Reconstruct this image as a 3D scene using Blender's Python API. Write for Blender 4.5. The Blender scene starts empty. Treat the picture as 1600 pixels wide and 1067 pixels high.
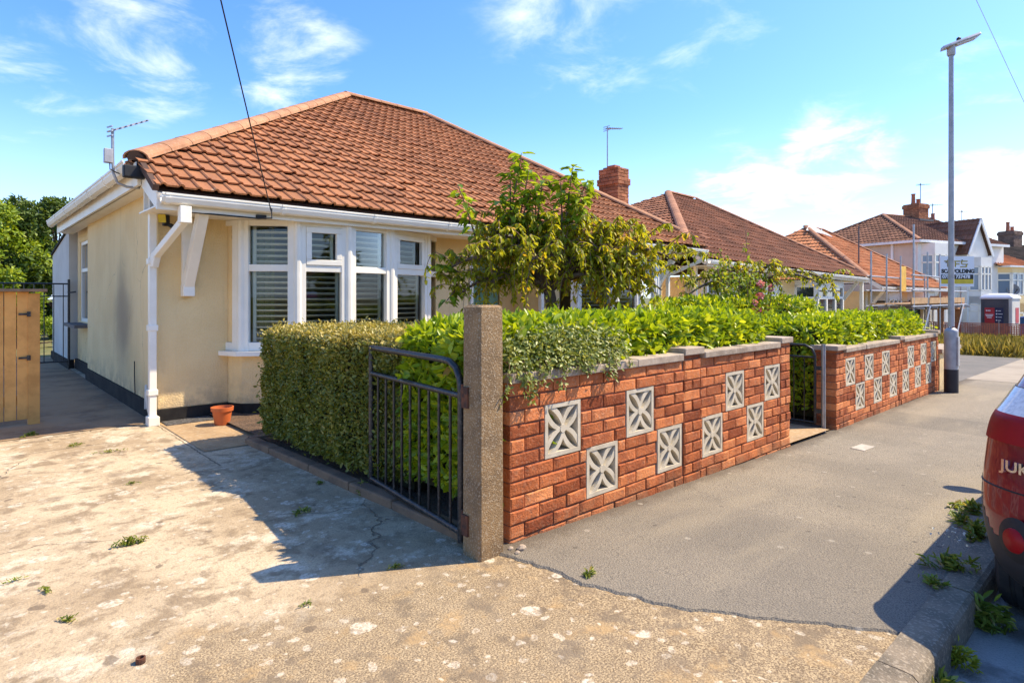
import bpy, bmesh, math, random
import numpy as np
from mathutils import Vector, Matrix
S = bpy.context.scene
C = S.collection
random.seed(7)
RNG = np.random.default_rng(11)
R = math.radians

# ------------------------------------------------------------------ camera, sky, sun, exposure
cam = bpy.data.objects.new('camera', bpy.data.cameras.new('camera'))
C.objects.link(cam); S.camera = cam
cam.data.sensor_fit = 'HORIZONTAL'; cam.data.sensor_width = 36.0; cam.data.lens = 21.13
cam.data.shift_y = -0.0441; cam.data.clip_start = 0.05; cam.data.clip_end = 3000
cam.location = (0, 0, 1.30)
cam.rotation_euler = (R(90), 0, R(47.1146 - 90))

SUN_EL = R(51.0); SUN_DIR = Vector((0.865 * math.cos(SUN_EL), -0.50 * math.cos(SUN_EL), math.sin(SUN_EL))).normalized()
sun = bpy.data.objects.new('sun', bpy.data.lights.new('sun', 'SUN')); C.objects.link(sun)
sun.data.energy = 4.4; sun.data.angle = R(0.5); sun.data.color = (1.0, 0.86, 0.64)
sun.rotation_euler = SUN_DIR.to_track_quat('Z', 'Y').to_euler()

W = bpy.data.worlds.new('World'); S.world = W; W.use_nodes = True
nt = W.node_tree; nt.nodes.clear()
def N(nt, t, **kw):
    n = nt.nodes.new(t)
    for k, v in kw.items():
        if k in n.inputs.keys() if isinstance(k, str) else False: n.inputs[k].default_value = v
        else: setattr(n, k, v)
    return n
L = nt.links.new
out = N(nt, 'ShaderNodeOutputWorld'); bg = N(nt, 'ShaderNodeBackground'); bg.inputs[1].default_value = 0.15
sky = N(nt, 'ShaderNodeTexSky'); sky.sky_type = 'NISHITA'; sky.sun_disc = False
sky.sun_elevation = SUN_EL; sky.sun_rotation = math.atan2(SUN_DIR.x, SUN_DIR.y)
sky.air_density = 1.0; sky.dust_density = 0.6; sky.ozone_density = 2.0; sky.altitude = 0
hs = N(nt, 'ShaderNodeHueSaturation'); hs.inputs['Saturation'].default_value = 1.22; hs.inputs['Value'].default_value = 1.1
tc = N(nt, 'ShaderNodeTexCoord')
sep = N(nt, 'ShaderNodeSeparateXYZ'); L(tc.outputs['Generated'], sep.inputs[0])
def math_(nt, op, a, b=None, c=None, clamp=False):
    n = nt.nodes.new('ShaderNodeMath'); n.operation = op; n.use_clamp = clamp
    for i, v in enumerate((a, b, c)):
        if v is None: continue
        if isinstance(v, (int, float)): n.inputs[i].default_value = v
        else: nt.links.new(v, n.inputs[i])
    return n.outputs[0]
def smooth(nt, v, a, b, lo=0.0, hi=1.0):
    n = nt.nodes.new('ShaderNodeMapRange'); n.interpolation_type = 'SMOOTHSTEP'
    nt.links.new(v, n.inputs[0]); n.inputs[1].default_value = a; n.inputs[2].default_value = b
    n.inputs[3].default_value = lo; n.inputs[4].default_value = hi
    return n.outputs[0]
# cloud layer: thin noise on a plane overhead, only inside a few broad patches of the sky
zz = math_(nt, 'ADD', math_(nt, 'MAXIMUM', sep.outputs[2], 0.0), 0.16)
cx_ = math_(nt, 'DIVIDE', sep.outputs[0], zz); cy_ = math_(nt, 'DIVIDE', sep.outputs[1], zz)
cmb = N(nt, 'ShaderNodeCombineXYZ'); L(cx_, cmb.inputs[0]); L(cy_, cmb.inputs[1]); L(sep.outputs[2], cmb.inputs[2])
nz = N(nt, 'ShaderNodeTexNoise'); nz.inputs['Scale'].default_value = 3.1; nz.inputs['Detail'].default_value = 9; nz.inputs['Roughness'].default_value = 0.62
nz.inputs['Distortion'].default_value = 0.35
L(cmb.outputs[0], nz.inputs['Vector'])
patches = None
def patch(d, c0, c1, amt):
    global patches
    v = N(nt, 'ShaderNodeVectorMath'); v.operation = 'DOT_PRODUCT'
    nrm = N(nt, 'ShaderNodeVectorMath'); nrm.operation = 'NORMALIZE'; L(tc.outputs['Generated'], nrm.inputs[0]); L(nrm.outputs[0], v.inputs[0])
    v.inputs[1].default_value = Vector(d).normalized()
    o = smooth(nt, v.outputs['Value'], math.cos(R(c1)), math.cos(R(c0)), 0, amt)
    patches = o if patches is None else math_(nt, 'MAXIMUM', patches, o)
patch((0.19, 0.922, 0.337), 1, 8, 0.72); patch((0.36, 0.86, 0.352), 1, 8, 0.66)
patch((0.69, 0.60, 0.43), 2, 12, 0.5); patch((0.80, 0.448, 0.41), 2, 9, 0.42)
patch((0.882, 0.443, 0.150), 1, 7, 0.72); patch((0.927, 0.321, 0.19), 1, 7, 0.74); patch((0.985, 0.12, 0.06), 3, 10, 0.95)
patch((0.059, 0.952, 0.29), 1, 9, 0.5); patch((0.957, 0.124, 0.263), 2, 8, 0.35)
cl = smooth(nt, math_(nt, 'MULTIPLY_ADD', patches, 0.30, nz.outputs[0]), 0.60, 0.98, 0, 0.72)
cl = math_(nt, 'MULTIPLY', cl, math_(nt, 'MINIMUM', math_(nt, 'MULTIPLY', patches, 1.6), 1.0))
hazef = smooth(nt, sep.outputs[2], 0.30, -0.02, 0, 0.62)
mixh = N(nt, 'ShaderNodeMix'); mixh.data_type = 'RGBA'
tint_sky = N(nt, 'ShaderNodeMix'); tint_sky.data_type = 'RGBA'; tint_sky.blend_type = 'MULTIPLY'; tint_sky.inputs[0].default_value = 1.0
tint_sky.inputs[7].default_value = (0.80, 0.895, 1.12, 1)
L(sky.outputs[0], hs.inputs['Color']); L(hs.outputs[0], tint_sky.inputs[6])
L(hazef, mixh.inputs[0]); L(tint_sky.outputs[2], mixh.inputs[6]); mixh.inputs[7].default_value = (4.0, 5.1, 6.6, 1)
mixc = N(nt, 'ShaderNodeMix'); mixc.data_type = 'RGBA'; L(cl, mixc.inputs[0]); L(mixh.outputs[2], mixc.inputs[6]); mixc.inputs[7].default_value = (6.9, 6.9, 6.9, 1)
L(mixc.outputs[2], bg.inputs[0]); L(bg.outputs[0], out.inputs[0])

S.view_settings.view_transform = 'Standard'; S.view_settings.look = 'None'
S.view_settings.exposure = 0.84; S.view_settings.gamma = 1.0; S.view_settings.use_curve_mapping = False
S.render.engine = 'CYCLES'; S.cycles.max_bounces = 8; S.cycles.transparent_max_bounces = 12

# ------------------------------------------------------------------ helpers
OFF = {}
def thing(name, label, cat, loc=(0, 0, 0), group=None, local=False):
    o = bpy.data.objects.new(name, None); C.objects.link(o)
    o.empty_display_size = 0.2; o.location = loc
    o['label'] = label; o['category'] = cat
    if group: o['group'] = group
    OFF[o.name] = Vector((0, 0, 0)) if local else Vector(loc)
    return o
def tag(o, label, cat, group=None):
    o['label'] = label; o['category'] = cat
    if group: o['group'] = group
    return o
def struct(o): o['kind'] = 'structure'; return o
def stuff(o): o['kind'] = 'stuff'; return o

class MB:
    def __init__(s): s.v = []; s.f = []; s.t = []; s.m = []; s.n = 0; s.parts = []
    def add(s, vs, fs, tint=None, m=0):
        b = s.n; s.v.extend([tuple(p) for p in vs]); s.n += len(vs)
        t = random.random() if tint is None else tint
        f0 = len(s.f)
        for f in fs: s.f.append(tuple(i + b for i in f)); s.t.append(t); s.m.append(m)
        s.parts.append((b, len(vs), f0, len(s.f)))
    def box(s, x0, x1, y0, y1, z0, z1, tint=None, m=0):
        s.add([(x0,y0,z0),(x1,y0,z0),(x1,y1,z0),(x0,y1,z0),(x0,y0,z1),(x1,y0,z1),(x1,y1,z1),(x0,y1,z1)],
              [(0,3,2,1),(4,5,6,7),(0,1,5,4),(1,2,6,5),(2,3,7,6),(3,0,4,7)], tint, m)
    def bar(s, p, q, w, h, up=(0, 0, 1), tint=None, m=0, ext=0):
        p = Vector(p); q = Vector(q); d = (q - p).normalized(); p = p - d * ext; q = q + d * ext
        up = Vector(up)
        if abs(d.dot(up)) > 0.98: up = Vector((1, 0, 0))
        a = d.cross(up).normalized() * (w / 2); b = a.cross(d).normalized() * (h / 2)
        s.add([p-a-b, p+a-b, p+a+b, p-a+b, q-a-b, q+a-b, q+a+b, q-a+b],
              [(0,1,2,3),(7,6,5,4),(1,0,4,5),(2,1,5,6),(3,2,6,7),(0,3,7,4)], tint, m)
    def tube(s, pts, r, n=8, caps=True, tint=None, m=0):
        pts = [Vector(p) for p in pts]; rs = r if isinstance(r, (list, tuple)) else [r] * len(pts)
        vs = []; fs = []; prev = None
        for i, p in enumerate(pts):
            d = (pts[min(i + 1, len(pts) - 1)] - pts[max(i - 1, 0)]).normalized()
            if prev is None:
                u = d.orthogonal().normalized()
            else:
                u = prev - d * prev.dot(d); u.normalize()
            prev = u; w = d.cross(u)
            for k in range(n):
                a = 2 * math.pi * (k + 0.5) / n
                vs.append(p + (u * math.cos(a) + w * math.sin(a)) * rs[i])
        for i in range(len(pts) - 1):
            for k in range(n):
                fs.append((i*n+k, i*n+(k+1)%n, (i+1)*n+(k+1)%n, (i+1)*n+k))
        if caps:
            fs.append(tuple(range(n - 1, -1, -1))); fs.append(tuple(range((len(pts)-1)*n, len(pts)*n)))
        s.add(vs, fs, tint, m)
    def lathe(s, prof, c, n=24, tint=None, m=0, sx=1, sy=1):
        vs = []; fs = []
        for (r, z) in prof:
            for k in range(n):
                a = 2 * math.pi * k / n; vs.append((c[0] + r*math.cos(a)*sx, c[1] + r*math.sin(a)*sy, c[2] + z))
        for i in range(len(prof) - 1):
            for k in range(n): fs.append((i*n+k, i*n+(k+1)%n, (i+1)*n+(k+1)%n, (i+1)*n+k))
        s.add(vs, fs, tint, m)
    def extr(s, poly, vec, tint=None, m=0):
        vec = Vector(vec); n = len(poly); p = [Vector(a) for a in poly]
        s.add(p + [a + vec for a in p], [tuple(range(n - 1, -1, -1)), tuple(range(n, 2*n))] + [(i, (i+1)%n, n+(i+1)%n, n+i) for i in range(n)], tint, m)
    def build_each(s, name, mat, parent=None, **kw):
        out_ = []
        for (b, n, f0, f1) in s.parts:
            q = MB(); q.v = s.v[b:b+n]; q.n = n; q.f = [tuple(i - b for i in f) for f in s.f[f0:f1]]; q.t = s.t[f0:f1]; q.m = s.m[f0:f1]
            out_.append(q.build(name, mat, parent, **kw))
        return out_
    def build(s, name, mat, parent=None, smooth_=False, bevel=0, origin=None, kind=None, autosmooth=None):
        off = Vector((0, 0, 0))
        if parent is not None: off = OFF[parent.name]
        elif origin is not None: off = Vector(origin)
        me = bpy.data.meshes.new(name)
        me.from_pydata([(v[0]-off.x, v[1]-off.y, v[2]-off.z) for v in s.v], [], s.f)
        mats = mat if isinstance(mat, (list, tuple)) else [mat]
        for x in mats: me.materials.append(x)
        a = me.attributes.new('tint', 'FLOAT', 'FACE'); a.data.foreach_set('value', np.array(s.t, dtype=np.float32))
        if len(mats) > 1: me.polygons.foreach_set('material_index', np.array(s.m, dtype=np.int32))
        bm = bmesh.new(); bm.from_mesh(me); bmesh.ops.recalc_face_normals(bm, faces=bm.faces); bm.to_mesh(me); bm.free()
        if smooth_:
            me.polygons.foreach_set('use_smooth', np.ones(len(me.polygons), dtype=bool))
            if autosmooth: me.set_sharp_from_angle(angle=R(autosmooth))
        o = bpy.data.objects.new(name, me); C.objects.link(o)
        if parent is not None: o.parent = parent
        else: o.location = off
        OFF[o.name] = off
        if bevel:
            b = o.modifiers.new('bevel', 'BEVEL'); b.width = bevel; b.segments = 2; b.limit_method = 'ANGLE'; b.angle_limit = R(40)
        if kind: o['kind'] = kind
        return o
def copy_tree(o, parent=None):
    c = o.copy(); C.objects.link(c)
    if parent: c.parent = parent
    OFF[c.name] = OFF.get(o.name, Vector((0, 0, 0)))
    for ch in list(o.children): copy_tree(ch, c)
    return c

# ------------------------------------------------------------------ materials
def mat_(name):
    m = bpy.data.materials.new(name); m.use_nodes = True
    t = m.node_tree; b = t.nodes['Principled BSDF']
    return m, t, b
def rgb(c): return (c[0], c[1], c[2], 1)
def noise(t, scale, detail=5, rough=0.55, vec=None, dist=0.0):
    n = t.nodes.new('ShaderNodeTexNoise'); n.inputs['Scale'].default_value = scale; n.inputs['Detail'].default_value = detail
    n.inputs['Roughness'].default_value = rough; n.inputs['Distortion'].default_value = dist
    if vec is not None: t.links.new(vec, n.inputs['Vector'])
    return n.outputs[0]
def mix(t, f, a, b, mode='MIX'):
    n = t.nodes.new('ShaderNodeMix'); n.data_type = 'RGBA'; n.blend_type = mode
    for i, v in ((0, f), (6, a), (7, b)):
        if isinstance(v, (int, float)): n.inputs[i].default_value = v
        elif isinstance(v, tuple): n.inputs[i].default_value = rgb(v)
        else: t.links.new(v, n.inputs[i])
    return n.outputs[2]
def coords(t, kind='Object'): return t.nodes.new('ShaderNodeTexCoord').outputs[kind]
def bump(t, b, h, strength, dist=0.01):
    n = t.nodes.new('ShaderNodeBump'); n.inputs['Strength'].default_value = strength; n.inputs['Distance'].default_value = dist
    t.links.new(h, n.inputs['Height']); t.links.new(n.outputs[0], b.inputs['Normal'])
def tintv(t):
    n = t.nodes.new('ShaderNodeAttribute'); n.attribute_name = 'tint'; return n.outputs['Fac']
def M(name, c, c2=None, scale=4, lo=0.4, hi=0.65, rough=0.7, bmp=0.0, bscale=60, bdist=0.01, tint=0.0, spec=0.4, metal=0.0, speck=None, sscale=150, samt=0.5, coat=0.0, rustc=None):
    m, t, b = mat_(name); co = coords(t)
    col = None
    if c2 is None: c2 = tuple(x * 0.8 for x in c)
    f = smooth(t, noise(t, scale, 6, 0.6, co), lo, hi); col = mix(t, f, c, c2)
    if tint:
        tv = math_(t, 'MULTIPLY_ADD', tintv(t), 2 * tint, 1 - tint)
        h = t.nodes.new('ShaderNodeHueSaturation'); t.links.new(col, h.inputs['Color']); t.links.new(tv, h.inputs['Value']); col = h.outputs[0]
    if speck:
        f2 = smooth(t, noise(t, sscale, 2, 0.5, co), 0.52, 0.66, 0, samt); col = mix(t, f2, col, speck)
    t.links.new(col, b.inputs['Base Color'])
    b.inputs['Roughness'].default_value = rough; b.inputs['Specular IOR Level'].default_value = spec; b.inputs['Metallic'].default_value = metal
    b.inputs['Coat Weight'].default_value = coat; b.inputs['Coat Roughness'].default_value = 0.04
    if bmp: bump(t, b, noise(t, bscale, 4, 0.6, co), bmp, bdist)
    return m
def leafmat(name, stops, rough=0.42, trans=0.38, spec=0.45):
    m, t, b = mat_(name)
    r = t.nodes.new('ShaderNodeValToRGB'); e = r.color_ramp.elements
    while len(e) < len(stops): e.new(0.5)
    for i, (p, c) in enumerate(stops): e[i].position = p; e[i].color = rgb(c)
    t.links.new(tintv(t), r.inputs[0]); t.links.new(r.outputs[0], b.inputs['Base Color'])
    b.inputs['Roughness'].default_value = rough; b.inputs['Specular IOR Level'].default_value = spec
    tr = t.nodes.new('ShaderNodeBsdfTranslucent')
    br = mix(t, 1.0, r.outputs[0], (1.5, 1.35, 0.6), 'MULTIPLY'); t.links.new(br, tr.inputs[0])
    ms = t.nodes.new('ShaderNodeMixShader'); ms.inputs[0].default_value = trans
    t.links.new(b.outputs[0], ms.inputs[1]); t.links.new(tr.outputs[0], ms.inputs[2])
    t.links.new(ms.outputs[0], t.nodes['Material Output'].inputs['Surface'])
    return m
MT = {}
MT['upvc'] = M('white_upvc', (0.88, 0.825, 0.70), (0.82, 0.765, 0.64), 3, rough=0.42, spec=0.25)
MT['upvc_far'] = M('far_white_paint', (0.78, 0.77, 0.74), (0.70, 0.68, 0.64), 1.5, rough=0.5)
MT['cream'] = M('cream_render', (0.87, 0.645, 0.32), (0.80, 0.57, 0.265), 1.3, 0.35, 0.7, rough=0.9, bmp=0.9, bscale=55, bdist=0.012, speck=(0.80, 0.66, 0.44), sscale=90, samt=0.35)
MT['offwhite'] = M('grey_white_render', (0.62, 0.60, 0.54), (0.54, 0.52, 0.46), 1.2, rough=0.9, bmp=0.5, bscale=60)
MT['whiterender'] = M('white_render', (0.80, 0.77, 0.70), (0.72, 0.68, 0.60), 1.0, rough=0.9, bmp=0.3, bscale=30)
MT['beigerender'] = M('beige_render', (0.60, 0.50, 0.40), (0.52, 0.43, 0.34), 0.8, rough=0.9)
MT['plinth'] = M('black_plinth_paint', (0.014, 0.012, 0.012), (0.03, 0.026, 0.022), 5, rough=0.8, spec=0.2)
MT['tile'] = M('terracotta_roof_tile', (0.385, 0.158, 0.064), (0.29, 0.115, 0.048), 1.6, 0.38, 0.68, rough=0.85, bmp=0.5, bscale=120, bdist=0.004, tint=0.13, speck=(0.46, 0.25, 0.15), sscale=60, samt=0.35, spec=0.25)
MT['hiptile'] = M('orange_hip_tile', (0.47, 0.235, 0.12), (0.38, 0.185, 0.095), 3, rough=0.85, bmp=0.4, bscale=90, bdist=0.004, tint=0.08, spec=0.25, speck=(0.45, 0.36, 0.26), sscale=40, samt=0.3)
MT['tile_brown'] = M('brown_roof_tile', (0.30, 0.125, 0.065), (0.21, 0.09, 0.05), 1.2, rough=0.85, tint=0.2, spec=0.25)
MT['hip_brown'] = M('brown_hip_tile', (0.40, 0.19, 0.10), (0.30, 0.14, 0.08), 2, rough=0.85, tint=0.1, spec=0.25)
MT['tile_orange'] = M('bright_orange_roof_tile', (0.55, 0.22, 0.09), (0.45, 0.17, 0.07), 1.0, rough=0.85, tint=0.2, spec=0.25)
MT['tile_far'] = M('far_brown_roof_tile', (0.27, 0.125, 0.07), (0.19, 0.09, 0.055), 0.7, rough=0.85, tint=0.25, spec=0.25)
MT['tile_dark'] = M('dark_roof_tile', (0.13, 0.09, 0.06), (0.09, 0.065, 0.045), 0.7, rough=0.85, tint=0.25, spec=0.25)
MT['underlay'] = M('roof_underside_timber', (0.10, 0.055, 0.035), rough=0.9)
MT['brick'] = M('rough_red_brick', (0.56, 0.172, 0.058), (0.39, 0.112, 0.042), 6, 0.4, 0.62, rough=0.92, bmp=0.8, bscale=75, bdist=0.009, tint=0.22, spec=0.2, speck=(0.56, 0.30, 0.17), sscale=50, samt=0.3)
MT['mortar'] = M('dark_mortar', (0.26, 0.115, 0.07), (0.17, 0.08, 0.05), 8, rough=0.95, bmp=0.4)
MT['chimbrick'] = M('orange_chimney_brick', (0.42, 0.17, 0.082), (0.31, 0.12, 0.062), 5, rough=0.9, tint=0.25, bmp=0.4, bscale=60, spec=0.2)
MT['mortar_lt'] = M('chimney_mortar', (0.33, 0.20, 0.13), rough=0.95)
MT['coping'] = M('concrete_coping', (0.42, 0.33, 0.24), (0.30, 0.23, 0.165), 7, rough=0.9, bmp=0.6, bscale=120, bdist=0.004, speck=(0.5, 0.43, 0.33), sscale=35, samt=0.5, tint=0.1)
MT['block'] = M('pale_screen_block_concrete', (0.62, 0.54, 0.40), (0.50, 0.43, 0.31), 9, rough=0.9, bmp=0.35, bscale=150, bdist=0.003, tint=0.06)
MT['post'] = M('pebbled_concrete_post', (0.30, 0.19, 0.088), (0.20, 0.13, 0.066), 6, rough=0.95, bmp=1.0, bscale=130, bdist=0.008, speck=(0.50, 0.40, 0.27), sscale=110, samt=0.55)
MT['blackmetal'] = M('black_painted_metal', (0.016, 0.016, 0.017), (0.035, 0.030, 0.027), 20, 0.45, 0.7, rough=0.38, spec=0.5, bmp=0.3, bscale=90, bdist=0.002, speck=(0.25, 0.22, 0.18), sscale=55, samt=0.22)
MT['rust'] = M('rusty_hinge_iron', (0.15, 0.055, 0.025), (0.06, 0.03, 0.02), 25, rough=0.85, bmp=0.4, bscale=120)
MT['steel'] = M('galvanised_steel', (0.42, 0.42, 0.42), (0.33, 0.33, 0.335), 12, rough=0.45, metal=0.7)
MT['lampgrey'] = M('grey_lamp_paint', (0.42, 0.41, 0.41), (0.34, 0.335, 0.335), 9, rough=0.5, metal=0.2)
MT['lampblack'] = M('black_lamp_base_paint', (0.03, 0.027, 0.03), rough=0.6)
MT['wood'] = M('orange_stained_boards', (0.74, 0.36, 0.095), (0.60, 0.28, 0.07), 6, rough=0.75, tint=0.14, bmp=0.2, bscale=40)
MT['wooddark'] = M('weathered_timber_post', (0.30, 0.19, 0.11), (0.22, 0.14, 0.08), 8, rough=0.85)
MT['terracotta'] = M('terracotta_plastic', (0.58, 0.135, 0.035), (0.52, 0.12, 0.03), 5, rough=0.5)
MT['soil'] = M('dry_soil', (0.16, 0.10, 0.06), (0.10, 0.065, 0.04), 6, rough=1.0, bmp=1.0, bscale=40, bdist=0.03)
MT['edging'] = M('brown_edging_concrete', (0.27, 0.16, 0.09), (0.17, 0.105, 0.065), 4, rough=0.95, bmp=0.6, bscale=60)
MT['bark'] = M('grey_brown_bark', (0.11, 0.07, 0.05), (0.19, 0.13, 0.09), 14, rough=0.9, bmp=0.8, bscale=50, bdist=0.01)
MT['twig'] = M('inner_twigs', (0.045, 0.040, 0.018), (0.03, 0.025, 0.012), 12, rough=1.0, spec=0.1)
MT['stem'] = M('brown_twig_bark', (0.22, 0.13, 0.075), (0.16, 0.095, 0.055), 20, rough=0.85)
MT['black'] = M('matt_black_plastic', (0.018, 0.018, 0.019), rough=0.6)
MT['rubber'] = M('tyre_rubber', (0.022, 0.022, 0.023), (0.035, 0.033, 0.03), 15, rough=0.8)
MT['alloy'] = M('alloy_wheel', (0.5, 0.5, 0.51), rough=0.3, metal=0.9)
MT['cladding'] = M('grey_black_bumper_plastic', (0.035, 0.035, 0.038), rough=0.55)
MT['carred'] = M('deep_red_car_paint', (0.21, 0.004, 0.016), (0.20, 0.004, 0.015), 3, rough=0.28, metal=0.2, coat=1.0, spec=0.5)
MT['carblue'] = M('blue_car_paint', (0.02, 0.045, 0.16), rough=0.3, metal=0.3, coat=1.0)
MT['chrome'] = M('chrome', (0.8, 0.8, 0.8), (0.75, 0.75, 0.75), rough=0.12, metal=1.0)
MT['redlens'] = M('red_lamp_lens', (0.34, 0.006, 0.008), rough=0.45, coat=0.0, spec=0.25)
MT['whitelens'] = M('clear_lamp_lens', (0.66, 0.64, 0.62), (0.5, 0.48, 0.47), 60, rough=0.1, coat=1.0, spec=0.7)
MT['yellow'] = M('yellow_sheet', (0.72, 0.42, 0.04), rough=0.6)
MT['signwhite'] = M('sign_white', (0.78, 0.79, 0.80), (0.74, 0.75, 0.76), 2, rough=0.4)
MT['signyellow'] = M('sign_yellow', (0.70, 0.52, 0.03), rough=0.5)
MT['signblack'] = M('sign_black', (0.02, 0.02, 0.02), rough=0.5)
MT['board'] = M('scaffold_board_timber', (0.48, 0.30, 0.15), (0.38, 0.23, 0.11), 4, rough=0.85, tint=0.2)
MT['looegrey'] = M('dark_grey_cabin_plastic', (0.085, 0.085, 0.095), (0.07, 0.07, 0.08), 2, rough=0.55)
MT['red_panel'] = M('red_notice', (0.50, 0.04, 0.05), rough=0.5)
MT['navy_panel'] = M('navy_notice', (0.025, 0.035, 0.085), rough=0.5)
MT['barrier'] = M('orange_red_barrier_mesh', (0.42, 0.11, 0.05), (0.30, 0.08, 0.045), 4, rough=0.7)
MT['dish'] = M('grey_satellite_dish', (0.22, 0.21, 0.20), rough=0.5)
MT['green_door'] = M('pale_green_door_paint', (0.20, 0.38, 0.26), (0.17, 0.33, 0.22), 4, rough=0.4)
MT['room'] = M('room_plaster', (0.30, 0.26, 0.20), rough=0.9)
MT['shutter'] = M('white_shutter_paint', (0.74, 0.72, 0.62), rough=0.4)
MT['louvre'] = M('white_louvre_paint', (0.78, 0.76, 0.68), rough=0.4)
MT['curtain'] = M('olive_curtain_cloth', (0.26, 0.25, 0.06), (0.2, 0.19, 0.05), 6, rough=0.9)
MT['slate'] = M('grey_slate_sill', (0.13, 0.12, 0.115), rough=0.7)
MT['mortarcol'] = M('pale_lead_flashing', (0.38, 0.36, 0.34), rough=0.6)
MT['lead'] = M('pale_mortar_flashing', (0.62, 0.57, 0.5), rough=0.8)
MT['pot'] = M('clay_chimney_pot', (0.44, 0.15, 0.075), rough=0.85)
MT['greybrick'] = M('grey_brown_brick', (0.22, 0.14, 0.10), (0.16, 0.10, 0.075), 5, rough=0.9, tint=0.25)
MT['cover'] = M('pale_meter_cover', (0.50, 0.44, 0.35), (0.40, 0.35, 0.27), 12, rough=0.8)
MT['gravel'] = M('grey_gravel', (0.16, 0.15, 0.14), (0.07, 0.065, 0.06), 45, 0.42, 0.56, rough=0.95, bmp=1.0, bscale=50, bdist=0.03)
# glass: a clear pane with a mirror coat that grows at grazing angles
m, t, b = mat_('window_glass'); MT['glass'] = m
gl = t.nodes.new('ShaderNodeBsdfGlossy'); gl.inputs['Roughness'].default_value = 0.02; gl.inputs['Color'].default_value = (0.9, 0.95, 1, 1)
tp = t.nodes.new('ShaderNodeBsdfTransparent'); tp.inputs[0].default_value = (0.80, 0.85, 0.80, 1)
lw = t.nodes.new('ShaderNodeFresnel'); lw.inputs['IOR'].default_value = 1.55
ms = t.nodes.new('ShaderNodeMixShader'); t.links.new(math_(t, 'MULTIPLY_ADD', lw.outputs[0], 0.85, 0.015, True), ms.inputs[0])
t.links.new(tp.outputs[0], ms.inputs[1]); t.links.new(gl.outputs[0], ms.inputs[2]); t.links.new(ms.outputs[0], t.nodes['Material Output'].inputs[0])
m, t, b = mat_('dark_window_glass'); MT['darkglass'] = m
b.inputs['Base Color'].default_value = (0.02, 0.025, 0.03, 1); b.inputs['Roughness'].default_value = 0.05; b.inputs['Specular IOR Level'].default_value = 0.9; b.inputs['Coat Weight'].default_value = 1
m, t, b = mat_('far_window_glass'); MT['farglass'] = m
b.inputs['Base Color'].default_value = (0.16, 0.22, 0.30, 1); b.inputs['Roughness'].default_value = 0.08; b.inputs['Specular IOR Level'].default_value = 0.9
# foliage
MT['privet'] = leafmat('privet_leaf', [(0, (0.085, 0.11, 0.016)), (0.5, (0.21, 0.225, 0.034)), (0.85, (0.34, 0.31, 0.055)), (1, (0.45, 0.37, 0.11))], trans=0.32)
MT['privet_top'] = leafmat('pale_privet_leaf', [(0, (0.24, 0.22, 0.04)), (0.5, (0.48, 0.39, 0.10)), (1, (0.66, 0.54, 0.18))], trans=0.25)  # paler, yellower leaf colour for the top of the hedge
MT['laurel'] = leafmat('laurel_leaf', [(0, (0.11, 0.20, 0.012)), (0.4, (0.29, 0.39, 0.015)), (0.75, (0.48, 0.54, 0.025)), (0.97, (0.66, 0.66, 0.07)), (1, (0.5, 0.28, 0.05))], rough=0.36, trans=0.40, spec=0.35)
MT['ivy'] = leafmat('small_trailing_leaf', [(0, (0.10, 0.14, 0.02)), (0.5, (0.24, 0.28, 0.05)), (1, (0.48, 0.48, 0.15))], trans=0.25)
MT['cherry'] = leafmat('olive_cherry_leaf', [(0, (0.13, 0.17, 0.012)), (0.45, (0.34, 0.36, 0.02)), (0.85, (0.54, 0.49, 0.035)), (1, (0.60, 0.40, 0.05))], rough=0.45, trans=0.45, spec=0.3)
MT['cherry_g'] = leafmat('green_cherry_leaf', [(0, (0.13, 0.23, 0.014)), (0.6, (0.32, 0.43, 0.025)), (1, (0.52, 0.58, 0.06))], rough=0.38, trans=0.36)
MT['conifer'] = leafmat('dark_conifer_leaf', [(0, (0.03, 0.06, 0.010)), (0.6, (0.10, 0.155, 0.018)), (1, (0.22, 0.28, 0.035))], rough=0.6, trans=0.2)
MT['bush'] = leafmat('light_bush_leaf', [(0, (0.09, 0.16, 0.01)), (0.6, (0.28, 0.37, 0.02)), (1, (0.48, 0.52, 0.06))], rough=0.5, trans=0.35)
MT['drygrass'] = leafmat('dry_grass_blade', [(0, (0.16, 0.16, 0.03)), (0.5, (0.36, 0.30, 0.07)), (1, (0.55, 0.43, 0.13))], rough=0.7, trans=0.3)
MT['weed'] = leafmat('weed_leaf', [(0, (0.09, 0.14, 0.014)), (0.55, (0.22, 0.29, 0.035)), (0.9, (0.38, 0.38, 0.07)), (1, (0.48, 0.36, 0.16))], rough=0.5, trans=0.3)
MT['weedy'] = leafmat('yellow_weed_leaf', [(0, (0.22, 0.26, 0.02)), (1, (0.5, 0.48, 0.04))], rough=0.5, trans=0.3)
MT['pink'] = leafmat('pink_petal', [(0, (0.55, 0.14, 0.22)), (1, (0.75, 0.36, 0.42))], rough=0.6, trans=0.3)
MT['whitepetal'] = leafmat('white_petal', [(0, (0.6, 0.58, 0.5)), (1, (0.8, 0.78, 0.7))], rough=0.6, trans=0.2)

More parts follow.
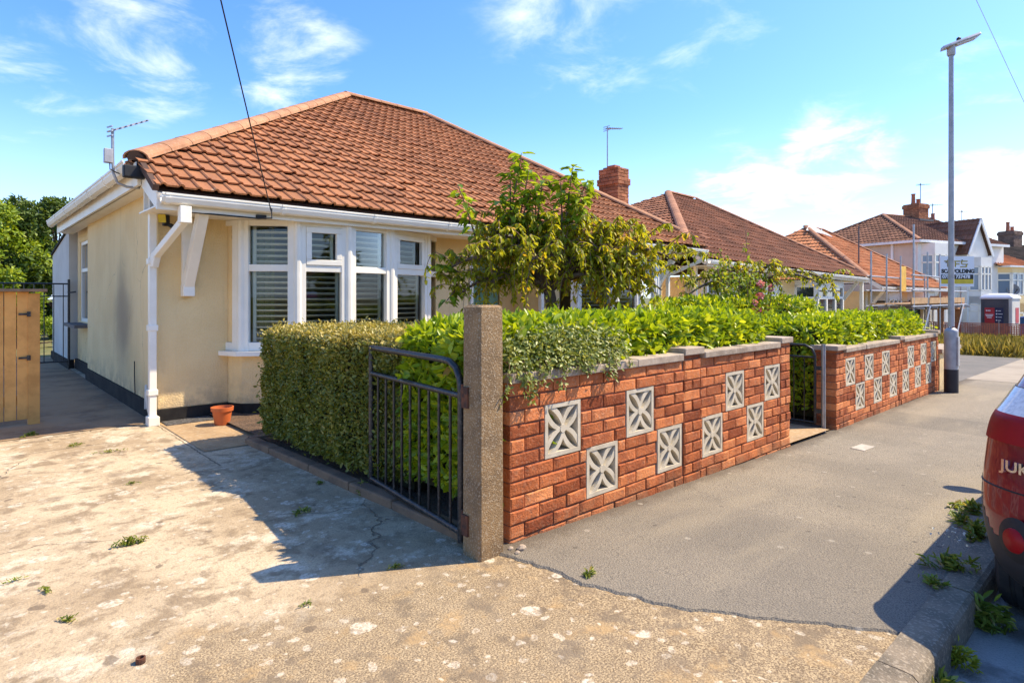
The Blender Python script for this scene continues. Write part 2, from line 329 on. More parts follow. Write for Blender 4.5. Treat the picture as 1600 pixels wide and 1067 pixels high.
# concrete drive: broad stains, pale lichen blotches, fine cracks; towards the pavement the worn top shows its brown aggregate
m, t, b = mat_('old_concrete'); MT['concrete'] = m
co = coords(t); sp = t.nodes.new('ShaderNodeSeparateXYZ'); t.links.new(co, sp.inputs[0])
big = noise(t, 0.9, 7, 0.62, co, 0.4); mid = noise(t, 4.5, 7, 0.65, co, 0.3); fine = noise(t, 90, 3, 0.6, co)
col = mix(t, smooth(t, big, 0.38, 0.62), (0.64, 0.50, 0.32), (0.42, 0.31, 0.185))
col = mix(t, smooth(t, mid, 0.49, 0.62, 0, 0.85), col, (0.27, 0.195, 0.115))
col = mix(t, smooth(t, noise(t, 2.2, 8, 0.7, co), 0.52, 0.64, 0, 0.9), col, (0.74, 0.62, 0.44))
# aggregate zone by the pavement
edge = math_(t, 'ADD', sp.outputs[1], math_(t, 'MULTIPLY_ADD', noise(t, 1.2, 4, 0.6, co), 1.6, -0.8))
agg = smooth(t, edge, 2.75, 2.15, 0, 1)
aggc = mix(t, smooth(t, noise(t, 140, 2, 0.7, co), 0.40, 0.60), (0.15, 0.10, 0.055), (0.50, 0.37, 0.205))
aggc = mix(t, smooth(t, noise(t, 7, 6, 0.65, co), 0.50, 0.64, 0, 0.8), aggc, (0.15, 0.11, 0.07))
aggc = mix(t, smooth(t, noise(t, 5, 4, 0.6, co), 0.54, 0.68, 0, 0.7), aggc, (0.46, 0.29, 0.12))
col = mix(t, math_(t, 'MULTIPLY', agg, 0.9), col, aggc)
# round pale lichen
vw = t.nodes.new('ShaderNodeVectorMath'); vw.operation = 'MULTIPLY_ADD'
nn = t.nodes.new('ShaderNodeTexNoise'); nn.inputs['Scale'].default_value = 14; nn.inputs['Detail'].default_value = 4; t.links.new(co, nn.inputs['Vector'])
t.links.new(nn.outputs['Color'], vw.inputs[0]); vw.inputs[1].default_value = (0.075, 0.075, 0.0); t.links.new(co, vw.inputs[2])
def lichen(scale, lo, hi, thr, amt):
    v = t.nodes.new('ShaderNodeTexVoronoi'); v.inputs['Scale'].default_value = scale; v.inputs['Randomness'].default_value = 1.0; v.voronoi_dimensions = '2D'
    t.links.new(vw.outputs[0], v.inputs['Vector'])
    s2 = t.nodes.new('ShaderNodeSeparateColor'); t.links.new(v.outputs['Color'], s2.inputs[0])
    rad = math_(t, 'MULTIPLY_ADD', s2.outputs[1], hi - lo, lo)
    inside = smooth(t, math_(t, 'SUBTRACT', rad, v.outputs['Distance']), 0.0, 0.06, 0, amt)
    return math_(t, 'MULTIPLY', inside, math_(t, 'GREATER_THAN', s2.outputs[0], thr))
li = math_(t, 'MAXIMUM', lichen(5.5, 0.06, 0.28, 0.66, 0.85), lichen(15, 0.08, 0.34, 0.62, 0.62))
li = math_(t, 'MULTIPLY', li, smooth(t, noise(t, 38, 6, 0.75, co), 0.40, 0.56, 0.15, 1))
col = mix(t, li, col, (0.74, 0.64, 0.48))
dk = lichen(6.5, 0.05, 0.22, 0.86, 0.7); col = mix(t, dk, col, (0.13, 0.095, 0.065))
# cracks
vc = t.nodes.new('ShaderNodeTexVoronoi'); vc.feature = 'DISTANCE_TO_EDGE'; vc.inputs['Scale'].default_value = 0.42; vc.voronoi_dimensions = '2D'
vw2 = t.nodes.new('ShaderNodeVectorMath'); vw2.operation = 'MULTIPLY_ADD'
n3 = t.nodes.new('ShaderNodeTexNoise'); n3.inputs['Scale'].default_value = 2.4; n3.inputs['Detail'].default_value = 6; t.links.new(co, n3.inputs['Vector'])
t.links.new(n3.outputs['Color'], vw2.inputs[0]); vw2.inputs[1].default_value = (0.55, 0.55, 0); t.links.new(co, vw2.inputs[2]); t.links.new(vw2.outputs[0], vc.inputs['Vector'])
ck = smooth(t, vc.outputs['Distance'], 0.0032, 0.0010, 0, 1); ck = math_(t, 'MULTIPLY', ck, smooth(t, noise(t, 0.8, 3, 0.5, co), 0.47, 0.55))
col = mix(t, math_(t, 'MULTIPLY', ck, 0.6), col, (0.11, 0.08, 0.055))
col = mix(t, smooth(t, noise(t, 24, 5, 0.7, co), 0.52, 0.62, 0, 0.5), col, (0.24, 0.175, 0.11))
col = mix(t, smooth(t, fine, 0.35, 0.7, 0.0, 0.32), col, (0.17, 0.125, 0.08))
t.links.new(col, b.inputs['Base Color']); b.inputs['Roughness'].default_value = 0.92; b.inputs['Specular IOR Level'].default_value = 0.2
hgt = math_(t, 'ADD', math_(t, 'MULTIPLY', fine, 0.6), math_(t, 'SUBTRACT', math_(t, 'MULTIPLY', mid, 0.8), math_(t, 'MULTIPLY', ck, 1.5)))
bump(t, b, hgt, 0.75, 0.012)

def rewrite(m, fn):
    t = m.node_tree; b = t.nodes['Principled BSDF']; lk = b.inputs['Base Color'].links[0]; col = lk.from_socket; t.links.remove(lk)
    co = coords(t); sp = t.nodes.new('ShaderNodeSeparateXYZ'); g = t.nodes.new('ShaderNodeNewGeometry'); t.links.new(g.outputs['Position'], sp.inputs[0])
    t.links.new(fn(t, col, co, sp.outputs, g.outputs['Position']), b.inputs['Base Color'])
def scaled(t, v, s):
    n = t.nodes.new('ShaderNodeVectorMath'); n.operation = 'MULTIPLY'; t.links.new(v, n.inputs[0]); n.inputs[1].default_value = s; return n.outputs[0]
# weathered render: drip streaks, splash dirt by the ground, one old soot smear on the side wall, hairline cracks
def wall_dirt(t, col, co, p, pos):
    st = smooth(t, noise(t, 3.0, 5, 0.65, scaled(t, pos, (3.0, 3.0, 0.22))), 0.54, 0.76, 0, 0.24); col = mix(t, st, col, (0.42, 0.31, 0.19))
    low = math_(t, 'MULTIPLY', smooth(t, p[2], 0.55, 0.10), smooth(t, noise(t, 5, 6, 0.7, pos), 0.36, 0.62, 0, 0.6)); col = mix(t, low, col, (0.36, 0.26, 0.17))
    v = t.nodes.new('ShaderNodeVectorMath'); v.operation = 'LENGTH'
    s = t.nodes.new('ShaderNodeVectorMath'); s.operation = 'SUBTRACT'; t.links.new(pos, s.inputs[0]); s.inputs[1].default_value = (1.53, 8.75, 1.05)
    t.links.new(scaled(t, s.outputs[0], (1.0, 1.25, 0.95)), v.inputs[0])
    sm = smooth(t, math_(t, 'ADD', v.outputs['Value'], math_(t, 'MULTIPLY_ADD', noise(t, 2.5, 4, 0.6, pos), 0.5, -0.25)), 0.85, 0.15, 0, 0.62); col = mix(t, sm, col, (0.24, 0.17, 0.12))
    vc = t.nodes.new('ShaderNodeTexVoronoi'); vc.feature = 'DISTANCE_TO_EDGE'; vc.inputs['Scale'].default_value = 0.7
    w = t.nodes.new('ShaderNodeVectorMath'); w.operation = 'MULTIPLY_ADD'; n3 = t.nodes.new('ShaderNodeTexNoise'); n3.inputs['Scale'].default_value = 3; n3.inputs['Detail'].default_value = 5; t.links.new(pos, n3.inputs['Vector'])
    t.links.new(n3.outputs['Color'], w.inputs[0]); w.inputs[1].default_value = (.3, .3, .3); t.links.new(pos, w.inputs[2]); t.links.new(w.outputs[0], vc.inputs['Vector'])
    ck = math_(t, 'MULTIPLY', smooth(t, vc.outputs['Distance'], .004, .001, 0, 0.5), smooth(t, noise(t, 0.9, 2, 0.5, pos), 0.54, 0.60)); return mix(t, ck, col, (0.25, 0.18, 0.12))
rewrite(MT['cream'], wall_dirt)
# bricks: every brick its own tone from plum to pale orange; salts, lime runs and green-black grime in patches
def brick_tone(t, col, co, p, pos):
    r = t.nodes.new('ShaderNodeValToRGB'); e = r.color_ramp.elements
    for k in range(3): e.new(0.5)
    for i, (q, c) in enumerate([(0.0, (0.66, 0.52, 0.50)), (0.2, (0.90, 0.85, 0.82)), (0.55, (1.0, 1.0, 1.0)), (0.85, (1.08, 1.16, 1.15)), (1.0, (1.12, 1.36, 1.45))]): e[i].position = q; e[i].color = rgb(c)
    t.links.new(tintv(t), r.inputs[0]); col = mix(t, 1.0, col, r.outputs[0], 'MULTIPLY')
    col = mix(t, smooth(t, noise(t, 2.2, 7, 0.7, pos), 0.56, 0.72, 0, 0.55), col, (0.20, 0.085, 0.05))
    col = mix(t, smooth(t, noise(t, 16, 6, 0.75, pos), 0.60, 0.70, 0, 0.38), col, (0.58, 0.36, 0.22))
    g = math_(t, 'MULTIPLY', smooth(t, math_(t, 'ADD', p[2], math_(t, 'MULTIPLY', p[0], 0.022)), 0.22, 0.0), smooth(t, noise(t, 4, 6, 0.7, pos), 0.38, 0.6, 0, 0.7)); return mix(t, g, col, (0.30, 0.17, 0.09))
rewrite(MT['brick'], brick_tone)
def mortar_smear(t, col, co, p, pos): return mix(t, smooth(t, noise(t, 5, 5, 0.7, pos), 0.52, 0.66, 0, 0.7), col, (0.36, 0.22, 0.14))
rewrite(MT['mortar'], mortar_smear)
def roof_age(t, col, co, p, pos):
    v = t.nodes.new('ShaderNodeTexVoronoi'); v.inputs['Scale'].default_value = 7; t.links.new(pos, v.inputs['Vector']); s2 = t.nodes.new('ShaderNodeSeparateColor'); t.links.new(v.outputs['Color'], s2.inputs[0])
    l = math_(t, 'MULTIPLY', smooth(t, math_(t, 'ADD', v.outputs['Distance'], math_(t, 'MULTIPLY', noise(t, 60, 3, .6, pos), .3)), 0.36, 0.22, 0, 0.6), math_(t, 'GREATER_THAN', s2.outputs[0], 0.80)); col = mix(t, l, col, (0.52, 0.40, 0.26))
    col = mix(t, smooth(t, noise(t, 1.1, 6, 0.65, scaled(t, pos, (1.6, 0.5, 0.5))), 0.52, 0.72, 0, 0.38), col, (0.16, 0.075, 0.045)); return col
for k_ in ('tile', 'hiptile', 'tile_brown'): rewrite(MT[k_], roof_age)
def slab_joints(t, col, co, p, pos):
    w = math_(t, 'MULTIPLY_ADD', noise(t, 6, 5, 0.7, pos), 0.06, -0.03)
    def line(c, at, th, lo, hi, along):
        d = math_(t, 'ABSOLUTE', math_(t, 'ADD', math_(t, 'SUBTRACT', c, at), w)); k = smooth(t, d, th, th * .4)
        return math_(t, 'MULTIPLY', math_(t, 'MULTIPLY', k, math_(t, 'GREATER_THAN', along, lo)), math_(t, 'LESS_THAN', along, hi))
    j = math_(t, 'MAXIMUM', line(p[0], 1.50, .010, 4.9, 7.0, p[1]), math_(t, 'MAXIMUM', line(p[1], 6.35, .012, -3, 1.0, p[0]), line(p[1], 4.86, .007, -6, 1.5, p[0])))
    col = mix(t, math_(t, 'MULTIPLY', j, smooth(t, noise(t, 3, 3, .6, pos), .36, .5, .15, .8)), col, (0.13, 0.10, 0.06))
    # old oil drips in the wheel lines
    v = t.nodes.new('ShaderNodeTexVoronoi'); v.inputs['Scale'].default_value = 2.1; v.voronoi_dimensions = '2D'; t.links.new(pos, v.inputs['Vector']); s2 = t.nodes.new('ShaderNodeSeparateColor'); t.links.new(v.outputs['Color'], s2.inputs[0])
    o = math_(t, 'MULTIPLY', smooth(t, math_(t, 'ADD', v.outputs['Distance'], math_(t, 'MULTIPLY', noise(t, 9, 4, .6, pos), .22)), 0.30, 0.16, 0, 0.45), math_(t, 'GREATER_THAN', s2.outputs[0], 0.72)); return mix(t, o, col, (0.20, 0.15, 0.10))
rewrite(MT['concrete'], slab_joints)
m, t, b = mat_('grey_pavement_asphalt'); MT['asphalt'] = m
co = coords(t)
col = mix(t, smooth(t, noise(t, 0.9, 6, 0.6, co), 0.35, 0.65), (0.275, 0.235, 0.172), (0.35, 0.295, 0.212))
col = mix(t, smooth(t, noise(t, 170, 2, 0.6, co), 0.44, 0.62, 0, 0.75), col, (0.095, 0.083, 0.068))
col = mix(t, smooth(t, noise(t, 120, 2, 0.6, co), 0.62, 0.72, 0, 0.7), col, (0.42, 0.36, 0.26))
col = mix(t, smooth(t, noise(t, 3.2, 5, 0.6, co), 0.58, 0.74, 0, 0.3), col, (0.17, 0.15, 0.115))
t.links.new(col, b.inputs['Base Color']); b.inputs['Roughness'].default_value = 0.9; b.inputs['Specular IOR Level'].default_value = 0.25
bump(t, b, noise(t, 110, 3, 0.6, co), 0.8, 0.012)
def pave_wear(t, col, co, p, pos):
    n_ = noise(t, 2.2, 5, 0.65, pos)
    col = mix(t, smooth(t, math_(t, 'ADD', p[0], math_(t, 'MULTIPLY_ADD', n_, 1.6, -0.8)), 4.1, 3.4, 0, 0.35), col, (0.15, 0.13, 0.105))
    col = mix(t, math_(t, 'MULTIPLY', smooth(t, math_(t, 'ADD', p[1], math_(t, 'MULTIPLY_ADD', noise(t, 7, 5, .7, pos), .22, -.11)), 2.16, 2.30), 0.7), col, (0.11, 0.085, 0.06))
    v = t.nodes.new('ShaderNodeTexVoronoi'); v.inputs['Scale'].default_value = 3.4; v.voronoi_dimensions = '2D'; t.links.new(pos, v.inputs['Vector']); s2 = t.nodes.new('ShaderNodeSeparateColor'); t.links.new(v.outputs['Color'], s2.inputs[0])
    gum = math_(t, 'MULTIPLY', smooth(t, v.outputs['Distance'], 0.070, 0.045, 0, 0.55), math_(t, 'GREATER_THAN', s2.outputs[0], 0.70)); col = mix(t, gum, col, (0.42, 0.37, 0.29))
    gum2 = math_(t, 'MULTIPLY', smooth(t, v.outputs['Distance'], 0.055, 0.035, 0, 0.6), math_(t, 'LESS_THAN', s2.outputs[0], 0.15)); col = mix(t, gum2, col, (0.07, 0.06, 0.05))
    # an old trench repair across the footway
    w = math_(t, 'MULTIPLY_ADD', noise(t, 8, 4, .6, pos), .05, -.025); xx = math_(t, 'ADD', p[0], w)
    tr = math_(t, 'MULTIPLY', math_(t, 'GREATER_THAN', xx, 7.6), math_(t, 'LESS_THAN', xx, 8.5)); col = mix(t, math_(t, 'MULTIPLY', tr, .35), col, (0.13, 0.115, 0.09))
    return mix(t, smooth(t, noise(t, 0.7, 4, 0.6, scaled(t, pos, (0.6, 2.4, 1))), 0.52, 0.68, 0, .3), col, (0.40, 0.33, 0.22))
rewrite(MT['asphalt'], pave_wear)
MT['road'] = M('worn_road_surface', (0.20, 0.185, 0.165), (0.42, 0.39, 0.345), 2.6, 0.42, 0.56, rough=0.9, bmp=0.8, bscale=90, bdist=0.012, speck=(0.26, 0.23, 0.19), sscale=160, samt=0.5)
MT['tarmac'] = M('dark_tarmac', (0.13, 0.12, 0.10), (0.17, 0.15, 0.125), 1.5, rough=0.9, bmp=0.4, bscale=90, speck=(0.22, 0.2, 0.17), samt=0.3)
MT['paleconcrete'] = M('pale_pavement_concrete', (0.36, 0.30, 0.22), (0.29, 0.24, 0.175), 1.4, rough=0.9, bmp=0.4, bscale=90, speck=(0.20, 0.17, 0.13), sscale=120, samt=0.4)
MT['kerb'] = M('kerb_concrete', (0.235, 0.185, 0.125), (0.14, 0.115, 0.08), 5, rough=0.9, bmp=0.8, bscale=100, bdist=0.008, speck=(0.48, 0.40, 0.29), sscale=70, samt=0.45, tint=0.1)
MT['apronflag'] = M('tan_concrete_path', (0.44, 0.29, 0.145), (0.33, 0.215, 0.11), 2.5, rough=0.92, bmp=0.6, bscale=80, speck=(0.55, 0.44, 0.29), sscale=22, samt=0.4)
MT['brownpath'] = M('dark_brown_concrete', (0.36, 0.235, 0.125), (0.21, 0.135, 0.075), 1.6, rough=0.9, bmp=0.6, bscale=60, speck=(0.33, 0.26, 0.18), sscale=12, samt=0.35)
MT['grassland'] = M('rough_ground', (0.13, 0.13, 0.04), (0.20, 0.17, 0.06), 0.5, rough=1.0, bmp=0.5, bscale=6, bdist=0.1)

# ------------------------------------------------------------------ the setting: ground, road, kerb, pavement, drive
GX = [-400, 2.0, 5.5, 6.6, 10.7, 20, 34, 45, 70, 120, 400]; GZ = [0, 0, -.085, -.11, -.15, -.30, -.75, -1.1, -1.6, -2.0, -2.2]
def gz(x): return float(np.interp(x, GX, GZ))
def sheet(name, x0, x1, y0, y1, dz, mat, nx=40, ny=6, xl=None, skirt=0.0, kind='structure'):
    mb = MB(); vs = []; fs = []
    ys = np.linspace(y0, y1, ny + 1)
    for y in ys:
        a = xl(y) if xl else x0
        for x in np.linspace(0, 1, nx + 1) ** 1.0 * (x1 - a) + a:
            vs.append((x, y, gz(x) + dz))
    for j in range(ny):
        for i in range(nx): fs.append((j*(nx+1)+i, j*(nx+1)+i+1, (j+1)*(nx+1)+i+1, (j+1)*(nx+1)+i))
    mb.add(vs, fs, 0.5)
    if skirt:
        k = [(j*(nx+1)) for j in range(ny + 1)]
        for j in range(ny):
            a = vs[k[j]]; c = vs[k[j+1]]
            mb.add([a, c, (c[0]-.012, c[1], c[2]-skirt), (a[0]-.012, a[1], a[2]-skirt)], [(0, 1, 2, 3)], 0.5)
    o = mb.build(name, mat); o['kind'] = kind
    return o
# far ground, one sheet to the horizon
mb = MB(); xs = [-600, -100, -20, 2, 5.5, 6.6, 10.7, 15, 20, 27, 34, 45, 70, 120, 400, 1200]; ysl = [-600, -60, -20, 0, 20, 60, 200, 800]
vs = [(x, y, gz(x) - 0.20) for y in ysl for x in xs]; nx = len(xs)
mb.add(vs, [(j*nx+i, j*nx+i+1, (j+1)*nx+i+1, (j+1)*nx+i) for j in range(len(ysl)-1) for i in range(nx-1)], .5)
struct(mb.build('ground', MT['grassland']))
sheet('road', -40, 90, -6.4, 0.60, -0.135, MT['road'], 130, 8)
sheet('opposite_pavement', -40, 90, -8.2, -6.4, -0.02, MT['paleconcrete'], 60, 2)
sheet('driveway', -12, 2.74, 0.66, 22, 0.0, MT['concrete'], 30, 40)
sheet('garden_bed', 2.02, 11.2, 2.42, 7.2, 0.035, MT['soil'], 20, 8)
sheet('side_garden', 11.2, 12.4, 2.42, 18, 0.02, MT['soil'], 3, 8)
PY = [0.66, .83, 1.083, 1.397, 1.823, 2.05, 2.204, 2.30]; PX = [2.72, 2.61, 2.428, 2.218, 2.095, 2.06, 2.034, 2.02]
from mathutils import noise as mnoise
def wob(y): return float(np.interp(y, PY, PX)) + 0.035 * mnoise.noise((y * 4.0, 1.3, 0)) + 0.022 * mnoise.noise((y * 13, 5.3, 0)) + 0.012 * mnoise.noise((y * 41, 9.3, 0))
sheet('pavement', 2, 13.3, 0.66, 2.34, 0.009, MT['asphalt'], 60, 130, xl=wob, skirt=0.01)
sheet('far_pavement', 13.3, 60, 0.66, 2.36, 0.012, MT['paleconcrete'], 60, 3)
sheet('forecourt', 11.0, 20.2, 2.36, 6.8, 0.004, MT['tarmac'], 20, 6)
sheet('side_path', -12, 1.52, 7.05, 16.2, 0.005, MT['brownpath'], 8, 10)  # darker brown sheet over the ground back from the house front
sheet('house_path', 1.53, 3.2, 5.42, 7.05, 0.006, MT['apronflag'], 6, 6)
sheet('gateway_path', 5.56, 6.58, 2.30, 7.0, 0.045, MT['apronflag'], 4, 8)
# kerb stones, bullnosed, with dark open joints
mb = MB(); x = -4.0
while x < 60:
    ln = 0.915; g = 0.006
    xa, xb = x + g, x + ln - g
    x += ln
    if xa < 0 and xb < -2: continue
    j = random.uniform(-.004, .004); za, zb = gz(xa) + 0.016 + j, gz(xb) + 0.016 + j + random.uniform(-.003, .003)
    prof = [(0.555, -0.30), (0.552, -0.04), (0.558, -0.018), (0.575, -0.003), (0.60, 0.0), (0.682, 0.002), (0.684, -0.30)]
    a = [(xa, p[0], za + p[1]) for p in prof]; c = [(xb, p[0], zb + p[1]) for p in prof]; n = len(prof)
    mb.add(a + c, [tuple(range(n)), tuple(range(2*n-1, n-1, -1))] + [(i, (i+1) % n, n + (i+1) % n, n + i) for i in range(n)])
struct(mb.build('kerb', MT['kerb'], autosmooth=30))

# ------------------------------------------------------------------ builders for roofs, gutters, brickwork
def roof_plane(poly, u, mat, name, parent, roll=0.153, gauge=0.275, h=0.021, step=0.042, nr=8, thick=0.03):
    """real interlocking tiles: a rolled, stepped sheet cut to the polygon (first point is the eave's left end)"""
    P = [Vector(p) for p in poly]; O = P[0]; u = Vector(u).normalized()
    nrm = None
    for i in range(1, len(P) - 1):
        c = (P[i] - P[0]).cross(P[i+1] - P[0])
        if c.length > 1e-6: nrm = c.normalized(); break
    if nrm.z < 0: nrm = -nrm
    w = nrm.cross(u).normalized()
    if w.z < 0: w = -w
    ss = [(p - O).dot(u) for p in P]; ts = [(p - O).dot(w) for p in P]
    s0, s1 = min(ss) - roll, max(ss) + roll; t0, t1 = min(ts), max(ts) + gauge
    nrl = int((s1 - s0) / roll) + 1; nrow = int((t1 - t0) / gauge) + 1
    fr = np.array([0, .06, .36, .63, .68, .76, .87, .955]); prof = h * np.array([-.05, .0, .0, .04, .55, .98, .92, .45])
    S_ = np.concatenate([s0 + roll * (i + fr) for i in range(nrl)]); H_ = np.tile(prof, nrl)
    n = len(S_); vs = []; fs = []; tn = []
    o3 = np.array(O); u3 = np.array(u); w3 = np.array(w); n3 = np.array(nrm)
    for r in range(nrow):
        jit = np.repeat(RNG.normal(0, 0.0035, nrl), nr)
        base = len(vs)
        for tt, hh in ((t0 + r * gauge + 0.028, 0.006), (t0 + r * gauge - 0.010, step * .52), (t0 + r * gauge - 0.012, step * .94), (t0 + r * gauge - 0.004, step), (t0 + (r + 1) * gauge + .03, 0.004)):
            p = o3 + np.outer(S_, u3) + tt * w3 + np.outer(H_ * (1.0 if hh else 0.9) + hh + jit, n3)
            vs.extend(map(tuple, p))
        rt = RNG.random(nrl // 2 + 2)
        for k in range(4):
            for i in range(n - 1):
                fs.append((base + k*n + i, base + k*n + i + 1, base + (k+1)*n + i + 1, base + (k+1)*n + i)); tn.append(rt[(i // nr) // 2])
    me = bpy.data.meshes.new('tmp'); me.from_pydata(vs, [], fs)
    a = me.attributes.new('tint', 'FLOAT', 'FACE'); a.data.foreach_set('value', np.array(tn, dtype=np.float32))
    bm = bmesh.new(); bm.from_mesh(me)
    cen = sum(P, Vector()) / len(P)
    for i in range(len(P)):
        e = P[(i+1) % len(P)] - P[i]
        pn = e.cross(nrm).normalized()
        if (cen - P[i]).dot(pn) > 0: pn = -pn
        if abs(e.normalized().dot(u)) > 0.999 and i == 0: continue
        bmesh.ops.bisect_plane(bm, geom=bm.verts[:] + bm.edges[:] + bm.faces[:], plane_co=P[i], plane_no=pn, clear_outer=True, dist=1e-5)
    lay = bm.faces.layers.float['tint']
    # underside
    q = [bm.verts.new(p - nrm * thick) for p in P]
    f = bm.faces.new(q); f.material_index = 1; f[lay] = 0.5
    off = OFF[parent.name]
    for v in bm.verts: v.co -= off
    bm.normal_update(); bm.to_mesh(me); bm.free()
    me.name = name; me.materials.append(mat); me.materials.append(MT['underlay'])
    o = bpy.data.objects.new(name, me); C.objects.link(o); o.parent = parent; OFF[o.name] = off
    return o
def hip_line(mb, a, c, r=0.125, seg=0.42, drop=0.02, up=(0, 0, 1)):
    """overlapping half round ridge tiles along a line"""
    a = Vector(a); c = Vector(c); d = (c - a); Ln = d.length; d.normalize()
    side = d.cross(Vector(up)).normalized(); n = side.cross(d).normalized(); k = max(1, round(Ln / seg)); st = Ln / k
    for i in range(k):
        p0 = a + d * (i * st - 0.03); p1 = a + d * ((i + 1) * st); r0, r1 = r * 1.03, r * 0.985
        vs = []; m_ = 9
        for (p, rr, inner) in ((p0, r0, 0), (p1, r1, 0), (p1, r1 - .018, 1), (p0, r0 - .018, 1)):
            for j in range(m_):
                an = math.pi * (-0.02 + 1.04 * j / (m_ - 1)); vs.append(p + side * math.cos(an) * rr + n * (math.sin(an) * rr * 0.62 - drop * .6))
        fs = []
        for q in range(4):
            for j in range(m_ - 1):
                fs.append((q*m_+j, q*m_+j+1, ((q+1) % 4)*m_+j+1, ((q+1) % 4)*m_+j))
        fs.append((0, m_, 2*m_, 3*m_)); fs.append((m_-1, 4*m_-1, 3*m_-1, 2*m_-1))
        mb.add(vs, fs)
def gutter(mb, a, c, outward, r=0.056, clips=1.05):
    a = Vector(a); c = Vector(c); o = Vector(outward).normalized(); d = (c - a); Ln = d.length; d.normalize(); z = Vector((0, 0, 1))
    def ring(s):
        pts = [(-.9, 0.0), (-.9, -.55), (-.55, -1.5), (0, -1.75), (.55, -1.5), (.92, -.75), (.92, -.35), (1.05, -.3), (1.05, 0.02), (.86, 0.02), (.86, -.6), (.4, -1.25), (0, -1.4), (-.4, -1.25), (-.75, -.5), (-.75, 0)]
        return [o * (x * r * s) + z * (y * r * s) for x, y in pts]
    def ext(p, q, s):
        R_ = ring(s); n = len(R_)
        mb.add([p + x for x in R_] + [q + x for x in R_], [(i, (i+1) % n, n + (i+1) % n, n + i) for i in range(n)] + [tuple(range(n)), tuple(range(2*n-1, n-1, -1))], .5)
    ext(a, c, 1.0)
    k = max(1, int(Ln / clips))
    for i in range(k + 1):
        p = a + d * (0.05 + (Ln - 0.1) * i / k)
        ext(p - d * 0.02, p + d * 0.02, 1.09)
def bricks(mb, a, d, n, length, z0, z1, holes=(), bl=0.215, ch=0.075, jt=0.0085, th=0.10, zoff=None, rough_=0.003, clip=None, off0=0.0):
    """a leaf of separate bricks along direction d from a, facing n; holes are (s0, s1, z0, z1)"""
    a = Vector(a); d = Vector(d).normalized(); n = Vector(n).normalized(); row = 0; z = z0
    while z < z1 - 0.012:
        zt = min(z + ch - jt, z1); s = -(bl + jt) * (0.5 if row % 2 else 0.0) - off0
        cuts = sorted([(h[0], h[1]) for h in holes if h[2] < (z + zt) / 2 < h[3]])
        while s < length:
            segs = [(max(s, 0), min(s + bl, length))]
            for h in cuts:
                ns = []
                for (p, q) in segs:
                    if q <= h[0] or p >= h[1]: ns.append((p, q))
                    else:
                        if p < h[0] - 0.02: ns.append((p, h[0] - 0.004))
                        if q > h[1] + 0.02: ns.append((h[1] + 0.004, q))
                segs = ns
            for (p, q) in segs:
                if q - p < 0.02: continue
                zz0 = z if zoff is None else z
                t = random.random(); o = random.uniform(-rough_, rough_)
                jj = [random.uniform(-.0022, .0022) for _ in range(8)]
                A = a + d * p + n * (o + jj[0]); B = a + d * q + n * (o + jj[1])
                vs = [A + Vector((0, 0, zz0 + jj[2])), B + Vector((0, 0, zz0 + jj[3])), B + Vector((0, 0, zt + jj[4])), A + Vector((0, 0, zt + jj[5]))]
                # bulging rock face
                mid = [v * 0.80 + (vs[0] + vs[1] + vs[2] + vs[3]) * 0.05 + n * random.uniform(.002, .007) for v in vs]
                back = [v - n * th for v in vs]
                mb.add(vs + mid + back, [(4, 5, 6, 7), (0, 1, 5, 4), (1, 2, 6, 5), (2, 3, 7, 6), (3, 0, 4, 7), (0, 8, 9, 1), (1, 9, 10, 2), (2, 10, 11, 3), (3, 11, 8, 0)], t)
            s += bl + jt
        z += ch; row += 1

# ------------------------------------------------------------------ the bungalow
HX0, HX1, HY0 = 1.53, 10.75, 7.0
house = thing('bungalow', 'cream rendered bungalow with terracotta tiled hipped roof and white bow window', 'bungalow', (1.53, 7.0, 0))
PK1 = Vector((5.98, 11.53, 5.446)); PK2 = Vector((7.985, 11.53, 5.446)); HL = Vector((1.30, 6.85, 2.638)); HR = Vector((11.10, 6.85, 2.638))
EV_Y = 6.29; EV_Z = 5.446 - 0.6 * (11.53 - EV_Y)
EL = Vector((1.36, EV_Y, EV_Z)); ER = Vector((11.20, EV_Y, EV_Z))
roof = roof_plane([EL, ER, HR, PK2, PK1, HL], (1, 0, 0), MT['tile'], 'roof', house)
roof['label'] = 'sunlit front slope of terracotta tiles'
roof_plane([(1.30, 13.3, 2.60), HL - Vector((0, 0, .038)), PK1], (0, -1, 0), MT['tile'], 'roof', house)
roof_plane([HR, (11.10, 13.3, 2.638), PK2], (0, 1, 0), MT['tile'], 'roof', house)
roof_plane([(11.10, 13.3, 2.638), (1.30, 13.3, 2.638), PK1, PK2], (-1, 0, 0), MT['tile'], 'roof', house)
mb = MB(); up = Vector((0, 0, 0.045)); hip_line(mb, HL + up + Vector((.03, .03, .0)), PK1 + up, r=0.13); mb.build('hip_tiles', MT['hiptile'], house)
hd0 = (PK1 - HL).normalized(); mb = MB(); mb.tube([HL + hd0 * .02, HL + hd0 * .4], .085, 10); mb.build('hip_mortar', MT['underlay'], house)
mb = MB(); hip_line(mb, PK1 + up, PK2 + up, r=0.13); mb.build('ridge_tiles', MT['hiptile'], house)
mb = MB(); hip_line(mb, HR + up, PK2 + up, r=0.125); mb.build('hip_tiles', MT['hiptile'], house)
# verge mortar at the two open ends of the front slope
mb = MB(); mb.bar(EL - Vector((0.0, 0.02, 0.005)), HL - Vector((-.05, 0, 0.005)), 0.05, 0.06); mb.build('verge', MT['underlay'], house); mb = MB(); mb.bar(ER - Vector((0, 0.02, .005)), HR - Vector((-.02, 0, 0.005)), 0.05, 0.06)
mb.build('verge', MT['underlay'], house)
